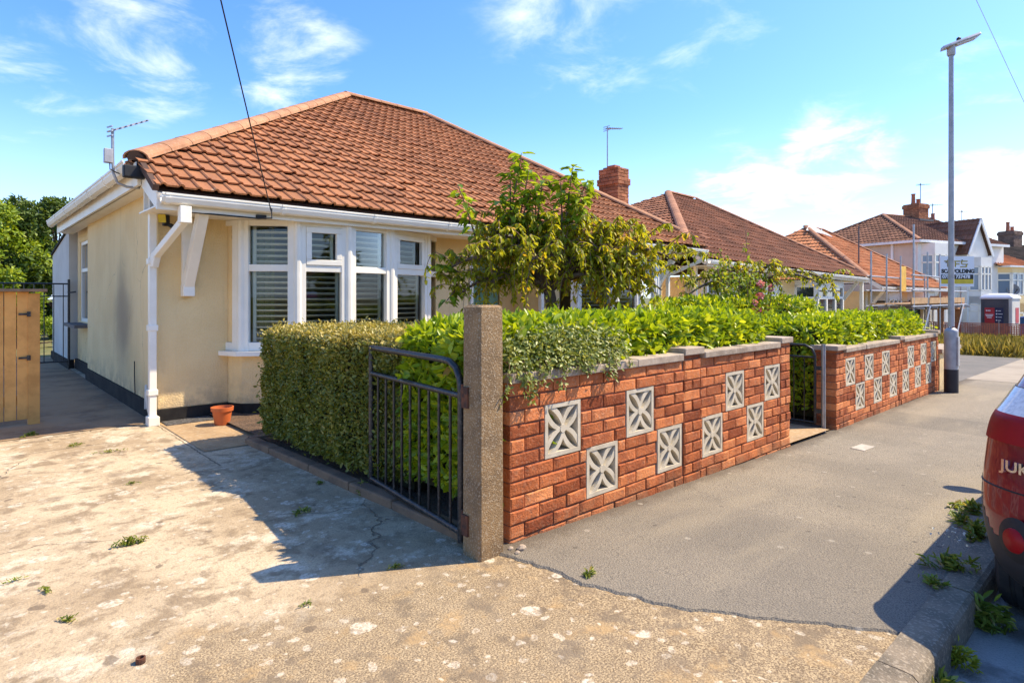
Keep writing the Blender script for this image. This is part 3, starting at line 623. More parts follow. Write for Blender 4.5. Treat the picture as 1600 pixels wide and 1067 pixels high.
# fascia, soffit, gutters
mb = MB()
mb.box(1.38, 11.18, 6.335, 6.36, 2.11, 2.27); mb.box(1.38, 11.18, 6.363, 7.06, 2.135, 2.150)
mb.box(1.33, 1.36, 6.87, 13.2, 2.40, 2.60); mb.box(1.388, 1.56, 6.99, 13.2, 2.405, 2.42)
mb.bar((1.40, 6.34, 2.19), (1.38, 6.92, 2.50), 0.03, 0.16)            # sloping verge boards
mb.bar((11.165, 6.34, 2.19), (11.14, 6.92, 2.50), 0.03, 0.16)
mb.box(1.4, 1.56, 6.93, 6.955, 2.15, 2.5)
mb.build_each('fascia_board', MT['upvc'], house)
mb = MB(); gutter(mb, (1.40, 6.27, 2.256), (11.22, 6.27, 2.236), (0, -1, 0)); g1 = mb.build('gutter', MT['upvc'], house)
mb = MB(); gutter(mb, (1.255, 6.80, 2.612), (1.255, 13.3, 2.622), (-1, 0, 0), r=.062); mb.build('gutter', MT['upvc'], house)
def downpipe(pts, name='downpipe', w=0.066):
    mb = MB()
    for i in range(len(pts) - 1):
        mb.bar(pts[i], pts[i+1], w, w, up=(0, 1, 0) if abs(pts[i+1][2] - pts[i][2]) > .9 else (0, 0, 1), ext=0.012)
    return mb
mb = downpipe([(1.47, 6.925, 2.42), (1.47, 6.925, 0.02)])
for z in (1.62, 0.95, 0.30): mb.box(1.425, 1.515, 6.882, 6.972, z, z + 0.06)
mb.box(1.42, 1.52, 6.84, 6.975, 0.0, 0.09)
mb.build('downpipe', MT['upvc'], house, bevel=0.006)
mb = MB(); mb.bar((1.60, 6.27, 2.02), (1.485, 6.88, 1.70), .066, .066, ext=.02); mb.box(1.55, 1.65, 6.225, 6.315, 1.99, 2.15); mb.bar((1.49, 6.86, 1.71), (1.475, 6.90, 1.60), .068, .068)
mb.build('swan_neck_pipe', MT['upvc'], house, bevel=0.006)
mb = MB(); mb.bar((11.08, 6.27, 2.03), (10.80, 6.88, 1.74), .066, .066, ext=.02); mb.box(11.03, 11.13, 6.225, 6.315, 2.0, 2.13); mb.bar((10.80, 6.90, 1.75), (10.80, 6.90, 0.0), .066, .066)
mb.build('downpipe', MT['upvc'], house, bevel=0.006)
def bracket(x):
    mb = MB()
    mb.box(x - .05, x + .05, 6.93, 6.998, 1.30, 2.13); mb.bar((x + .002, 6.95, 1.40), (x + .002, 6.42, 2.14), 0.096, 0.11, ext=.02)
    mb.box(x - .055, x + .055, 6.885, 6.997, 1.30, 1.42)
    mb.build('eave_bracket', MT['upvc'], house, bevel=0.006)
bracket(1.80); bracket(10.35)
# walls (hollow, with rooms behind the windows)
BOW = [(2.22, 7.0), (2.30, 6.80), (2.78, 6.46), (3.36, 6.40), (3.98, 6.48), (4.69, 6.72), (5.02, 7.0)]
SILL, HEAD, TRAN = 0.70, 2.132, 1.61
T = 0.14
mb = MB()
mb.box(1.53, 2.225, 7.0, 7.0 + T, 0.13, 2.6); mb.box(5.02, 5.62, 7.0, 7.0 + T, 0.13, 2.6)
mb.box(7.30, 7.62, 7.0, 7.0 + T, 0.13, 2.6); mb.box(10.40, 10.75, 7.0, 7.0 + T, 0.13, 2.6)
mb.box(2.227, 5.02, 7.0 - 0.002, 7.0 + T, HEAD + 0.02, 2.6); mb.box(5.62, 7.30, 7.0 - .002, 7.0 + T, HEAD + 0.02, 2.6); mb.box(7.62, 10.4, 7.0 - .002, 7.0 + T, HEAD + .02, 2.6)
mb.build_each('front_wall', MT['cream'], house, bevel=0.012)
mb = MB()
for i in range(6):      # dwarf wall under the bow
    p, q = Vector((*BOW[i], 0)), Vector((*BOW[i+1], 0))
    mb.extr([(p.x, p.y + .01, 0.13), (q.x, q.y + .01, 0.13), (q.x, q.y + .13, 0.13), (p.x, p.y + .13, 0.13)], (0, 0, (SILL if i else HEAD) - 0.13))
mb.build('bow_wall', MT['cream'], house); mb = MB()
BOW2 = [(7.62, 7.0), (7.80, 6.76), (8.45, 6.44), (9.1, 6.40), (9.75, 6.46), (10.25, 6.76), (10.40, 7.0)]
for i in range(6):
    p, q = Vector((*BOW2[i], 0)), Vector((*BOW2[i+1], 0))
    mb.extr([(p.x, p.y + .01, 0.13), (q.x, q.y + .01, 0.13), (q.x, q.y + .13, 0.13), (p.x, p.y + .13, 0.13)], (0, 0, SILL - 0.13))
mb.build('bow_wall', MT['cream'], house)
mb = MB(); mb.box(1.533, 1.533 + T, 7.0 + T, 11.40, 0.18, 2.62)
mb.box(1.64, 1.74, 11.40, 11.75, 0.18, 2.55); mb.box(1.64, 1.74, 13.0, 13.3, 0.18, 2.55); mb.box(1.64, 1.74, 11.75, 13.0, 0.18, 0.86); mb.box(1.64, 1.74, 11.75, 13.0, 2.25, 2.55)
mb.box(1.74, 10.7, 13.2, 13.34, 0.1, 2.6); mb.box(10.61, 10.75, 7.0 + T, 13.2, 0.0, 2.62)
mb.build_each('side_wall', MT['cream'], house)
mb = MB(); mb.box(1.52, 1.66, 13.35, 15.8, 0.16, 2.16); mb.box(1.66, 5.0, 15.7, 15.8, 0.1, 2.16)
mb.extr([(1.52, 13.35, 2.16), (1.52, 15.8, 2.16), (1.52, 13.35, 2.50)], (0.14, 0, 0))
mb.box(1.66, 5.0, 13.35, 13.5, 0.1, 2.5)
mb.build_each('rear_extension', MT['offwhite'], house)
mb = MB(); mb.bar((1.59, 13.33, 2.52), (1.59, 15.85, 2.17), 0.2, 0.04); mb.build('extension_coping', MT['plinth'], house)
mb = MB()
mb.box(1.505, 2.21, 6.975, 7.12, 0, 0.13); mb.box(1.505, 1.63, 7.12, 11.42, 0, 0.18); mb.box(1.60, 1.72, 11.42, 13.34, 0, 0.18); mb.box(1.49, 1.6, 13.36, 15.82, 0, 0.16)
for i in range(6):
    p, q = Vector((*BOW[i], 0)), Vector((*BOW[i+1], 0))
    mb.extr([(p.x, p.y - .012, 0), (q.x, q.y - .012, 0), (q.x, q.y + .13, 0), (p.x, p.y + .13, 0)], (0, 0, 0.1295))
mb.box(5.0, 5.64, 6.98, 7.1, 0, .13)
mb.build('plinth', MT['plinth'], house)
# interior: floor, ceiling and a back wall of the front rooms
mb = MB(); mb.box(1.67, 10.6, 7.15, 13.1, 0.02, 0.1); mb.build('floor', MT['room'], house)
mb = MB(); mb.box(1.68, 10.6, 7.14, 13.1, 2.30, 2.34); mb.box(2.2, 5.0, 6.5, 7.14, 2.152, 2.165); mb.build_each('ceiling', MT['room'], house)
mb = MB(); mb.box(1.68, 10.6, 10.6, 10.7, 0.1, 2.3); mb.box(5.30, 5.38, 7.15, 10.6, 0.1, 2.3); mb.box(7.45, 7.52, 7.15, 10.6, 0.1, 2.3); mb.build_each('inner_wall', MT['room'], house)

def louvres(parent, p, q, z0, z1, inward, pitch=0.062):
    """plantation shutter behind one light: stiles, rails and tilted blades"""
    p = Vector((p[0], p[1], 0)); q = Vector((q[0], q[1], 0)); d = (q - p).normalized(); n = Vector(inward)
    p = p + n * 0.085; q = q + n * 0.085
    fr = MB(); w = 0.032
    for s in (p + d * 0.015, q - d * 0.015): fr.bar((s.x, s.y, z0), (s.x, s.y, z1), w, 0.022, up=tuple(n))
    fr.build_each('shutter_stile', MT['shutter'], parent)
    bl = MB(); k = int((z1 - z0 - 0.03) / pitch); t = Vector((0, 0, 1)) * 0.020 + n * -0.044
    for i in range(k):
        z = z0 + 0.03 + i * (z1 - z0 - 0.03) / k
        a = p + d * 0.03 + Vector((0, 0, z)); c = q - d * 0.03 + Vector((0, 0, z))
        bl.add([a - t*.45, c - t*.45, c + t*.45, a + t*.45, a - t*.45 + Vector((0,0,.006)), c - t*.45 + Vector((0,0,.006)), c + t*.45 + Vector((0,0,.006)), a + t*.45 + Vector((0,0,.006))],
               [(0,1,2,3),(7,6,5,4),(0,4,5,1),(1,5,6,2),(2,6,7,3),(3,7,4,0)], .5)
    bl.build('louvre', MT['louvre'], parent)
def light(parent, p, q, z0, z1, inward, opener=False, fw=0.055, lv=True, glass='glass'):
    p = Vector((p[0], p[1], 0)); q = Vector((q[0], q[1], 0)); d = (q - p).normalized(); n = Vector(inward)
    if opener:
        f = MB(); o = -n * 0.022; w = .062
        a, c = p + o + d * 0.0, q + o - d * 0.0
        f.bar((a.x, a.y, z0 + w/2), (c.x, c.y, z0 + w/2), 0.05, w); f.bar((a.x, a.y, z1 - w/2), (c.x, c.y, z1 - w/2), 0.05, w)
        for s in (a + d*w/2, c - d*w/2): f.bar((s.x, s.y, z0 + w), (s.x, s.y, z1 - w), w, 0.05, up=tuple(n))
        f.build('opening_sash', MT['upvc'], parent, bevel=0.006)
        p = p + d * w; q = q - d * w; z0 += w; z1 -= w
    g = MB(); a = p + n * 0.012; c = q + n * 0.012
    g.add([(a.x, a.y, z0), (c.x, c.y, z0), (c.x, c.y, z1), (a.x, a.y, z1)], [(0, 1, 2, 3)]); g.build('pane', MT[glass], parent)
    if lv: louvres(parent, p, q, z0, z1, inward)
def bow_window(parent, B, name, openers, lv=True):
    f = MB()
    win = MB()
    for i in range(1, 6):   # frame rails per facet
        p, q = Vector((*B[i], 0)), Vector((*B[i+1], 0)); d = (q - p).normalized()
        for z, h in ((SILL + .05, 0.09), (TRAN, 0.075), (HEAD - .03, 0.06)):
            f.bar((p.x, p.y + .03, z), (q.x, q.y + .03, z), 0.07, h, tint=.5)
    f.bar((B[0][0], B[0][1] + .03, SILL + .05), (B[1][0], B[1][1] + .03, SILL + .05), .068, .088); f.bar((B[0][0], B[0][1] + .03, HEAD - .03), (B[1][0], B[1][1] + .03, HEAD - .03), .068, .058)
    for i in range(1, 6):
        p = Vector((*B[i], 0)); a = Vector((*B[i-1], 0)); c = Vector((*B[i+1], 0))
        for s, e in ((-1, a), (1, c)):
            d = (e - p).normalized(); u = p + d * 0.052
            f.bar((u.x, u.y + .03, SILL), (u.x, u.y + .03, HEAD), 0.074, 0.085, up=(d.y, -d.x, 0))
        f.tube([(p.x, p.y + .012, SILL), (p.x, p.y + .012, HEAD)], 0.046, 10)
    fo = f.build(name, MT['upvc'], parent, bevel=0.005)
    for i in range(1, 6):
        p, q = Vector((*B[i], 0)), Vector((*B[i+1], 0)); d = (q - p).normalized(); n = Vector((-d.y, d.x, 0))
        if n.y < 0: n = -n
        a = p + d * 0.088 + n * .03; c = q - d * 0.088 + n * .03
        light(fo, a, c, SILL + .095, TRAN - .037, n, False, lv=lv)
        light(fo, a, c, TRAN + .037, HEAD - .06, n, i in openers, lv=lv)
    s = MB()
    for i in range(0, 6):
        p, q = Vector((*B[i], 0)), Vector((*B[i+1], 0)); d = (q - p).normalized(); n = Vector((d.y, -d.x, 0))
        if n.y > 0: n = -n
        a, c = p - d * .03 + n * 0.10, q + d * .03 + n * 0.10
        s.extr([(a.x, a.y, SILL - .045), (c.x, c.y, SILL - .045), (q.x + d.x*.03, q.y + .06, SILL - .045 + i*.0002), (p.x - d.x*.03, p.y + .06, SILL - .045 + i*.0002)], (0, 0, 0.048 + i * .0004))
    s.build('window_sill', MT['upvc'], parent)
    return fo
bow_window(house, BOW, 'bow_window', (2, 4)); bow_window(house, BOW2, 'bow_window', (2, 4), lv=True)
mb = MB()
for k in range(9):
    mb.bar((2.42 + k * .035, 6.98 + .025 * (k % 2), 0.75), (2.42 + k * .035, 6.98 + .025 * (k % 2), 2.1), 0.04, 0.03, up=(0, 1, 0))
mb.build('curtain', MT['curtain'], house)
# porch recess with door
mb = MB(); mb.box(5.62, 5.66, 7.14, 7.9, 0.1, 2.3); mb.box(7.26, 7.30, 7.14, 7.9, 0.1, 2.3); mb.box(5.66, 6.0, 7.8, 7.9, .1, 2.3); mb.box(6.95, 7.26, 7.8, 7.9, .1, 2.3); mb.build_each('porch_wall', MT['cream'], house)
d_ = MB(); d_.box(6.02, 6.93, 7.82, 7.87, 0.12, 2.05); 
for zz0, zz1 in ((.25, .95), (1.05, 1.9)):
    for xx in (6.12, 6.52): d_.box(xx, xx + .3, 7.805, 7.83, zz0, zz1)
do = d_.build('front_door', MT['green_door'], house, bevel=.006)
mb = MB(); mb.bar((6.86, 7.795, 1.0), (6.86, 7.795, 1.14), .03, .02); mb.build('door_handle', MT['chrome'], do)
mb = MB(); mb.box(5.665, 5.73, 7.02, 7.09, .06, 2.14); mb.box(7.19, 7.255, 7.02, 7.09, .06, 2.14); mb.box(5.73, 7.19, 7.02, 7.09, 2.05, 2.14); mb.build_each('porch_frame', MT['upvc'], house)
# side window in the recess, slate sill
f = MB()
for y in (11.78, 12.97): f.box(1.655, 1.72, y - .03, y + .03, .86, 2.25)
for z in (.89, 1.75, 2.22): f.box(1.655, 1.72, 11.81, 12.94, z - .03, z + .03)
sw = f.build('side_window', MT['upvc'], house)
g = MB(); g.box(1.68, 1.69, 11.81, 12.94, .92, 1.72); g.box(1.68, 1.69, 11.81, 12.94, 1.78, 2.19); g.build('pane', MT['darkglass'], sw)
mb = MB(); mb.box(1.40, 1.66, 11.70, 13.02, 0.79, 0.84); mb.build('window_sill', MT['slate'], house)
# chimney
ch = MB()
cx0, cx1, cy0, cy1 = 10.78, 11.18, 8.16, 8.70
CZ0, CZ1 = 2.7, 4.17
for (a, d, n, ln) in (((cx0, cy0, 0), (1, 0, 0), (0, -1, 0), cx1-cx0), ((cx0, cy1, 0), (0, -1, 0), (-1, 0, 0), cy1-cy0), ((cx1, cy0, 0), (0, 1, 0), (1, 0, 0), cy1-cy0), ((cx1, cy1, 0), (-1, 0, 0), (0, 1, 0), cx1-cx0)):
    bricks(ch, a, d, n, ln, CZ0, CZ1, th=.06, rough_=.002)
    an = Vector(a) + Vector(n) * 0.03 - Vector(d) * .028; bricks(ch, an, d, n, ln + .056, 3.80, 3.945, th=.06, rough_=.002)
ch.box(cx0 + .02, cx1 - .02, cy0 + .02, cy1 - .02, CZ0, CZ1 - .01, m=1)
co_ = ch.build('chimney', [MT['chimbrick'], MT['mortar_lt']], roof)
mb = MB(); mb.box(10.76, 10.96, 8.23, 8.44, CZ1 - .01, CZ1 + .05); mb.build('chimney_pot', MT['pot'], co_)
mb = MB(); mb.lathe([(.10, 0), (.10, .05), (.0, .07)], (10.92, 8.56, CZ1 - .01), 14); mb.build('chimney_cap', MT['slate'], co_)

# aerials, lights and cables on the house (each can be lifted off)
def aerial(name, label, base, pts, boom0, boom1, n, rod, mats, group=None, box=None):
    t = thing(name, label, 'tv aerial', base, group)
    mb = MB(); mb.tube(pts, 0.021 if rod > .1 else .014, 8); mb.build('mast', mats, t, smooth_=True, autosmooth=40)
    mb = MB(); b0, b1 = Vector(boom0), Vector(boom1); mb.bar(b0, b1, 0.018, 0.018); mb.build('boom', mats, t)
    d = (b1 - b0).normalized(); s = d.cross(Vector((0, 0, 1))).normalized(); mb = MB()
    for i in range(n):
        p = b0 + (b1 - b0) * (0.14 + 0.84 * i / (n - 1)); r = rod * (1 - .35 * i / n); mb.bar(p - s * r, p + s * r, .012, .012)
    p = b0 + (b1 - b0) * .03; zz = Vector((0, 0, 1))
    for k in (-1, 0, 1): mb.bar(p - s * rod * 1.1 + zz * .045 * k, p + s * rod * 1.1 + zz * .045 * k, .012, .012)
    mb.build('elements', mats, t)
    if box:
        mb = MB(); x, y, z = box; mb.box(x - .05, x + .02, y - .03, y + .03, z - .07, z + .07); mb.build('junction_box', MT['lampgrey'], t, bevel=.006)
        mb = MB(); mb.tube([(x, y, z - .06), (x, y - .01, z - .13), (x + .06, y - .01, z - .16), (x + .22, y - .02, z - .19)], .006, 6); mb.build('cable', MT['black'], t)
    return t
aerial('tv_aerial', 'silver tv aerial on a curved mast at the eave of the terracotta roof', (1.36, 7.0, 2.43),
       [(1.39, 7.06, 2.40), (1.28, 7.08, 2.40), (1.20, 7.09, 2.43), (1.165, 7.1, 2.53), (1.16, 7.1, 2.70), (1.16, 7.1, 2.97)],
       (1.12, 7.06, 2.925), (1.475, 7.16, 3.125), 7, 0.045, MT['steel'], box=(1.135, 7.09, 2.69))
aerial('tv_aerial', 'thin tall tv aerial on top of the orange brick chimney', (10.92, 8.56, 4.22),
       [(10.92, 8.56, 4.22), (10.92, 8.56, 5.16)], (10.90, 8.58, 5.12), (11.40, 8.53, 5.20), 7, 0.09, MT['steel'])
t = thing('flood_light', 'black rectangular floodlight at the hip end under the aerial', 'floodlight', (1.28, 6.78, 2.47))
mb = MB(); mb.box(1.19, 1.38, 6.74, 6.82, 2.445, 2.565); mb.build('body', MT['black'], t, bevel=.012)
mb = MB(); mb.box(1.20, 1.37, 6.735, 6.738, 2.455, 2.555); mb.build('lens', MT['black'], t)
mb = MB(); mb.bar((1.29, 6.82, 2.50), (1.36, 6.93, 2.46), .03, .02); mb.build('arm', MT['black'], t)
t = thing('security_light', 'small sensor lamp with pale lens tucked under the eave by the swan neck pipe', 'security light', (1.60, 6.95, 2.1))
mb = MB(); mb.box(1.565, 1.625, 6.90, 6.96, 2.02, 2.13); mb.build('body', MT['black'], t, bevel=.008)
mb = MB(); mb.bar((1.555, 6.90, 2.05), (1.545, 6.885, 2.13), .07, .012); mb.build('lens', MT['signyellow'], t)
mb = MB(); mb.tube([(1.62, 6.9, 2.03), (1.66, 6.86, 2.0)], .022, 8); mb.build('sensor', MT['black'], t)
P0 = Vector((2.39, 6.21, 2.17)); P1 = Vector((1.5, -4.0, 7.4))
# telephone wire: from the gutter up to a pole across the road
mb = MB(); A_ = P0; B_ = Vector((1.314, 4.238, 3.272)) ; dirw = (Vector((1.314, 4.238, 3.272)) - Vector((0, 0, 1.3))).normalized()
B_ = Vector((0, 0, 1.3)) + dirw * 5.3
E_ = A_ + (B_ - A_) * 5.0
pts = []
for i in range(40):
    s = i / 39; p = A_ + (E_ - A_) * s; p.z -= 0.5 * s * (1 - s); pts.append(p)
mb.tube(pts, 0.0055, 6); tel = mb.build('telephone_cable', MT['black'], None, origin=P0)
tag(tel, 'black telephone cable sloping down to the gutter over the bow window', 'cable')
mb = MB(); mb.tube([(2.39, 6.20, 2.20), (2.39, 6.195, 2.10), (2.30, 6.32, 2.10), (1.9, 6.33, 2.105), (1.64, 6.36, 2.11)], .008, 6); mb.box(2.28, 2.38, 6.31, 6.335, 2.10, 2.14)
tag(mb.build('cable_tail', MT['black'], None, origin=(2.39, 6.2, 2.1)), 'thin black wire clipped along the fascia under the gutter', 'wire')
mb = MB(); a, c = Vector((18.694, 3.109, 8.696)), Vector((19.572, 2.294, 6.14)); d = c - a
mb.tube([a - d * 1.2, a, a + d * .5, c, c + d * .8], .007, 6); tag(mb.build('overhead_wire', MT['offwhite'], None, origin=a), 'pale overhead wire crossing the sky at the right beyond the lamp post', 'wire')

# ------------------------------------------------------------------ garden walls with screen blocks
def screen_block(parent, x0, z0, s=0.298, y=2.308, depth=0.095):
    mb = MB(); y1 = y + depth; cx, cz = x0 + s/2, z0 + s/2; b = 0.024
    def poly(pts, tint=.5):
        mb.extr([(p[0], y, p[1]) for p in pts], (0, depth, 0), tint)
    for (a, c, e, g) in ((x0, x0+s, z0, z0+b), (x0, x0+s, z0+s-b, z0+s), (x0, x0+b, z0+b, z0+s-b), (x0+s-b, x0+s, z0+b, z0+s-b)):
        poly([(a, e), (c, e), (c, g), (a, g)])
    h = s/2 - b * 0.6; w = 0.023
    for sx in (-1, 1):
        for sz in (-1, 1):
            d = Vector((sx, sz)).normalized(); nrm = Vector((-d.y, d.x)); Ld = h * math.sqrt(2)
            for sg in (-1, 1):
                inn = []; outp = []; k = 8
                for i in range(k + 1):
                    u = i / k; off = sg * 0.023 * math.sin(math.pi * u) ** 0.8
                    c_ = Vector((cx, cz)) + d * (u * Ld)
                    inn.append(c_ + nrm * (off - sg * 0.002)); outp.append(c_ + nrm * (off + sg * w * (0.75 + .45 * math.sin(math.pi * u))))
                for i in range(k):
                    q = [inn[i], inn[i+1], outp[i+1], outp[i]]
                    mb.extr([(p.x, y + 0.0025 + (0.0005 if sg > 0 else 0.001) + .0003 * (sx + 2 * sz), p.y) for p in q], (0, depth - .006, 0), .5)
    poly([(cx + .024 * math.cos(a), cz + .024 * math.sin(a)) for a in [i * math.pi / 5 for i in range(10)]])
    o = mb.build('screen_block', MT['block'], parent)
    return o
def garden_wall(name, label, x0, x1, z0, ztop, blocks, pillars, copes, gap_y=2.31, first_seg=None):
    t = thing(name, label, 'garden wall', (x0, gap_y, gz(x0)))
    Y = gap_y
    holes = [(bx - x0 - .004, bx - x0 + .302, bz - .002, bz + .296) for bx, bz in blocks]
    ph = [(p[0] - x0 - 0.003, p[1] - x0 + .003, -9, 9) for p in pillars]
    mb = MB(); bricks(mb, (x0, Y, 0), (1, 0, 0), (0, -1, 0), x1 - x0, z0, ztop, holes + ph, th=0.095)
    # mortar core, cut round the openings
    cuts = sorted({0.004, x1 - x0 - .004} | {h[0] for h in holes} | {h[1] for h in holes})
    for a, c in zip(cuts[:-1], cuts[1:]):
        if c - a < .003: continue
        m = (a + c) / 2; z = z0
        for h in sorted([h for h in holes if h[0] < m < h[1]], key=lambda h: h[2]):
            mb.box(x0 + a, x0 + c, Y + .007, Y + .085, z, h[2], m=1); z = h[3]
        mb.box(x0 + a, x0 + c, Y + .007, Y + .085, z, ztop - .012, m=1)
    mb.build('brickwork', [MT['brick'], MT['mortar']], t)
    for bx, bz in blocks: screen_block(t, bx, bz)
    for (p0, p1, pz) in pillars:
        mb = MB(); bricks(mb, (p0, Y - .004, 0), (1, 0, 0), (0, -1, 0), p1 - p0, z0, pz, th=.2, off0=0.0)
        mb.box(p0 + .006, p1 - .006, Y + .006, Y + .21, z0, pz - .012, m=1)
        po = mb.build('pillar', [MT['brick'], MT['mortar']], t)
        mb = MB(); mb.box(p0 - .022, p1 + .022, Y - .028, Y + .25, pz - .008, pz + .044); mb.build('pillar_cap', MT['coping'], po, bevel=.006)
    mb = MB()
    for (a, c) in copes:
        n = max(1, round((c - a) / 0.62)); st = (c - a) / n
        for i in range(n): mb.box(a + i*st + .003, a + (i+1)*st - .003, Y - .026 + random.uniform(-.004, .004), Y + .15, ztop - .008, ztop + .042 + random.uniform(-.003, .003))
    mb.build('coping', MT['coping'], t, bevel=.006)
    return t
garden_wall('brick_wall', 'red brick garden wall with pale screen blocks between the concrete post and the gateway', 2.13, 5.62, -0.20, 0.85,
            [(2.394, .40), (3.142, .40), (4.431, .40), (5.110, .40), (2.749, .10), (3.490, .10), (4.075, .10), (4.786, .10)],
            [(3.82, 4.04, .885), (5.42, 5.62, .885)], [(2.12, 3.79), (4.07, 5.39)])
garden_wall('brick_wall', 'farther red brick wall with pale screen blocks ending beside the lamp post', 6.78, 11.06, -0.50, 0.70,
            [(7.07, .325), (7.70, .325), (8.33, .325), (9.43, .325), (10.08, .325), (10.64, .325), (7.39, .025), (8.02, .025), (8.64, .025), (9.19, .025), (9.79, .025), (10.36, .025)],
            [(6.78, 7.00, .735), (9.02, 9.18, .735), (10.96, 11.06, .735)], [(7.03, 8.99), (9.21, 10.93)])
# concrete gate post
mb = MB(); c = .012
def oct_(x0, x1, y0, y1): return [(x0+c, y0), (x1-c, y0), (x1, y0+c), (x1, y1-c), (x1-c, y1), (x0+c, y1), (x0, y1-c), (x0, y0+c)]
a = [(x, y, -.15) for x, y in oct_(1.884, 2.050, 2.260, 2.404)]; e = [(x, y, 1.245) for x, y in oct_(1.886, 2.046, 2.264, 2.400)]; g = [(x, y, 1.255) for x, y in oct_(1.90, 2.032, 2.278, 2.386)]
mb.add(a + e + g, [(i, (i+1) % 8, 8 + (i+1) % 8, 8 + i) for i in range(8)] + [(8 + i, 8 + (i+1) % 8, 16 + (i+1) % 8, 16 + i) for i in range(8)] + [tuple(range(16, 24))])
tag(mb.build('gate_post', MT['post'], None, origin=(1.965, 2.33, 0)), 'square pebbly concrete gate post at the end of the brick wall', 'gate post')
# drive gate, open along the hedge
GA, GB = Vector((1.925, 2.46, 0)), Vector((2.055, 3.60, 0)); gd = (GB - GA).normalized(); Lg = (GB - GA).length
t = thing('metal_gate', 'black tubular drive gate with vertical bars standing open against the hedge', 'gate', (1.925, 2.46, 0))
def gp(s, z): return GA + gd * s + Vector((0, 0, z))
mb = MB(); mb.tube([gp(0, .03), gp(0, .80), gp(.012, .87), gp(.05, .925), gp(.11, .952), gp(.18, .957), gp(Lg, .957)], .019, 10)
mb.tube([gp(Lg, .97), gp(Lg, .06)], .019, 10); mb.tube([gp(0, .08), gp(Lg, .08)], .018, 10); mb.tube([gp(0.0, .785), gp(Lg, .785)], .016, 10)
mb.build('gate_frame', MT['blackmetal'], t, smooth_=True, autosmooth=50)
for i in range(9):
    mb = MB(); s = Lg * (i + 1) / 10 + random.uniform(-.006, .006); mb.tube([gp(s, .06), gp(s, .785)], .0085, 8); mb.build('bar', MT['blackmetal'], t, smooth_=True, autosmooth=50)
for z in (.80, .16):
    mb = MB(); mb.tube([(1.915, 2.425, z - .05), (1.915, 2.425, z + .05)], .016, 8); mb.bar((1.915, 2.39, z), (1.925, 2.47, z), .02, .035); mb.box(1.874, 1.884, 2.345, 2.392, z - .06, z + .045)
    mb.build('hinge', MT['rust'], t)
# path gate, open inwards
t = thing('metal_gate', 'small dark tubular garden gate standing open in the gateway', 'gate', (6.66, 2.45, gz(6.66)))
mb = MB(); mb.tube([(6.64, 2.38, -.15), (6.64, 2.38, .80)], .022, 10); mb.build('gate_pole', MT['steel'], t, smooth_=True, autosmooth=50)
mb = MB(); P = [(6.60, 2.45, -.02), (6.60, 2.45, .68), (6.60, 2.48, .75), (6.60, 2.55, .785), (6.60, 3.42, .785), (6.60, 3.42, -.02), (6.60, 2.45, -.02)]
mb.tube(P, .014, 8); mb.tube([(6.60, 2.45, .66), (6.60, 3.42, .66)], .012, 8); mb.build('gate_frame', MT['blackmetal'], t, smooth_=True, autosmooth=50)
for i in range(8):
    mb = MB(); y = 2.45 + .97 * (i + 1) / 9; mb.tube([(6.60, y, -.02), (6.60, y, .66)], .006, 6); mb.build('bar', MT['blackmetal'], t)
for z in (.55, .1):
    mb = MB(); mb.bar((6.64, 2.38, z), (6.60, 2.45, z), .02, .04); mb.build('hinge', MT['blackmetal'], t)
# ------------------------------------------------------------------ foliage
class Leaves:
    def __init__(s): s.V = []; s.T = []
    def add(s, p, d, n, ln, w, tint, droop=0.15, fold=0.12):
        """p,d,n: (N,3); ln,w,tint: (N,). a leaf is two folded quads"""
        d = d / np.linalg.norm(d, axis=1, keepdims=True)
        sd = np.cross(d, n); sd /= np.maximum(np.linalg.norm(sd, axis=1, keepdims=True), 1e-6); n = np.cross(sd, d)
        L_ = ln[:, None]; W_ = w[:, None]
        tip = p + d * L_ - n * L_ * droop
        m1 = p + d * L_ * .35; m2 = p + d * L_ * .70 - n * L_ * droop * .4; f = n * W_ * fold
        v = np.stack([p, m1 + sd * W_ * .48 + f, m2 + sd * W_ * .40 + f, tip, m2 - sd * W_ * .40 + f, m1 - sd * W_ * .48 + f], axis=1)
        s.V.append(v.reshape(-1, 3)); s.T.append(np.repeat(tint, 2))
    def build(s, name, mat, parent=None, origin=None, kind=None):
        V = np.concatenate(s.V); T_ = np.concatenate(s.T); n = len(V) // 6
        off = OFF[parent.name] if parent is not None else Vector(origin or (0, 0, 0))
        V = V - np.array(off)
        me = bpy.data.meshes.new(name); me.vertices.add(len(V)); me.vertices.foreach_set('co', V.astype(np.float32).ravel())
        b = (np.arange(n) * 6)[:, None]; q = np.concatenate([b + np.array([0, 1, 2, 3]), b + np.array([0, 3, 4, 5])], axis=1).reshape(-1)
        me.loops.add(len(q)); me.loops.foreach_set('vertex_index', q.astype(np.int32)); me.polygons.add(2 * n)
        me.polygons.foreach_set('loop_start', np.arange(0, 8 * n, 4, dtype=np.int32))
        me.update(calc_edges=True)
        a = me.attributes.new('tint', 'FLOAT', 'FACE'); a.data.foreach_set('value', T_.astype(np.float32))
        me.materials.append(mat); me.validate()
        o = bpy.data.objects.new(name, me); C.objects.link(o)
        if parent is not None: o.parent = parent
        else: o.location = off
        OFF[o.name] = Vector(off)
        if kind: o['kind'] = kind
        return o
def unit(a): return a / np.maximum(np.linalg.norm(a, axis=1, keepdims=True), 1e-9)
def wn(p, k=1.0):   # cheap smooth noise
    x, y, z = p[:, 0] * k, p[:, 1] * k, p[:, 2] * k
    return (np.sin(3.1*x + 1.7*y + .3) + np.sin(5.3*y - 2.1*z + 1.9) + np.sin(4.4*z + 2.9*x + 4.0) + .6*np.sin(9.7*x - 7.3*z + 2) + .6*np.sin(11.1*y + 8.2*x) + .5 * np.sin(17*z + 13*y + 1)) / 4.2
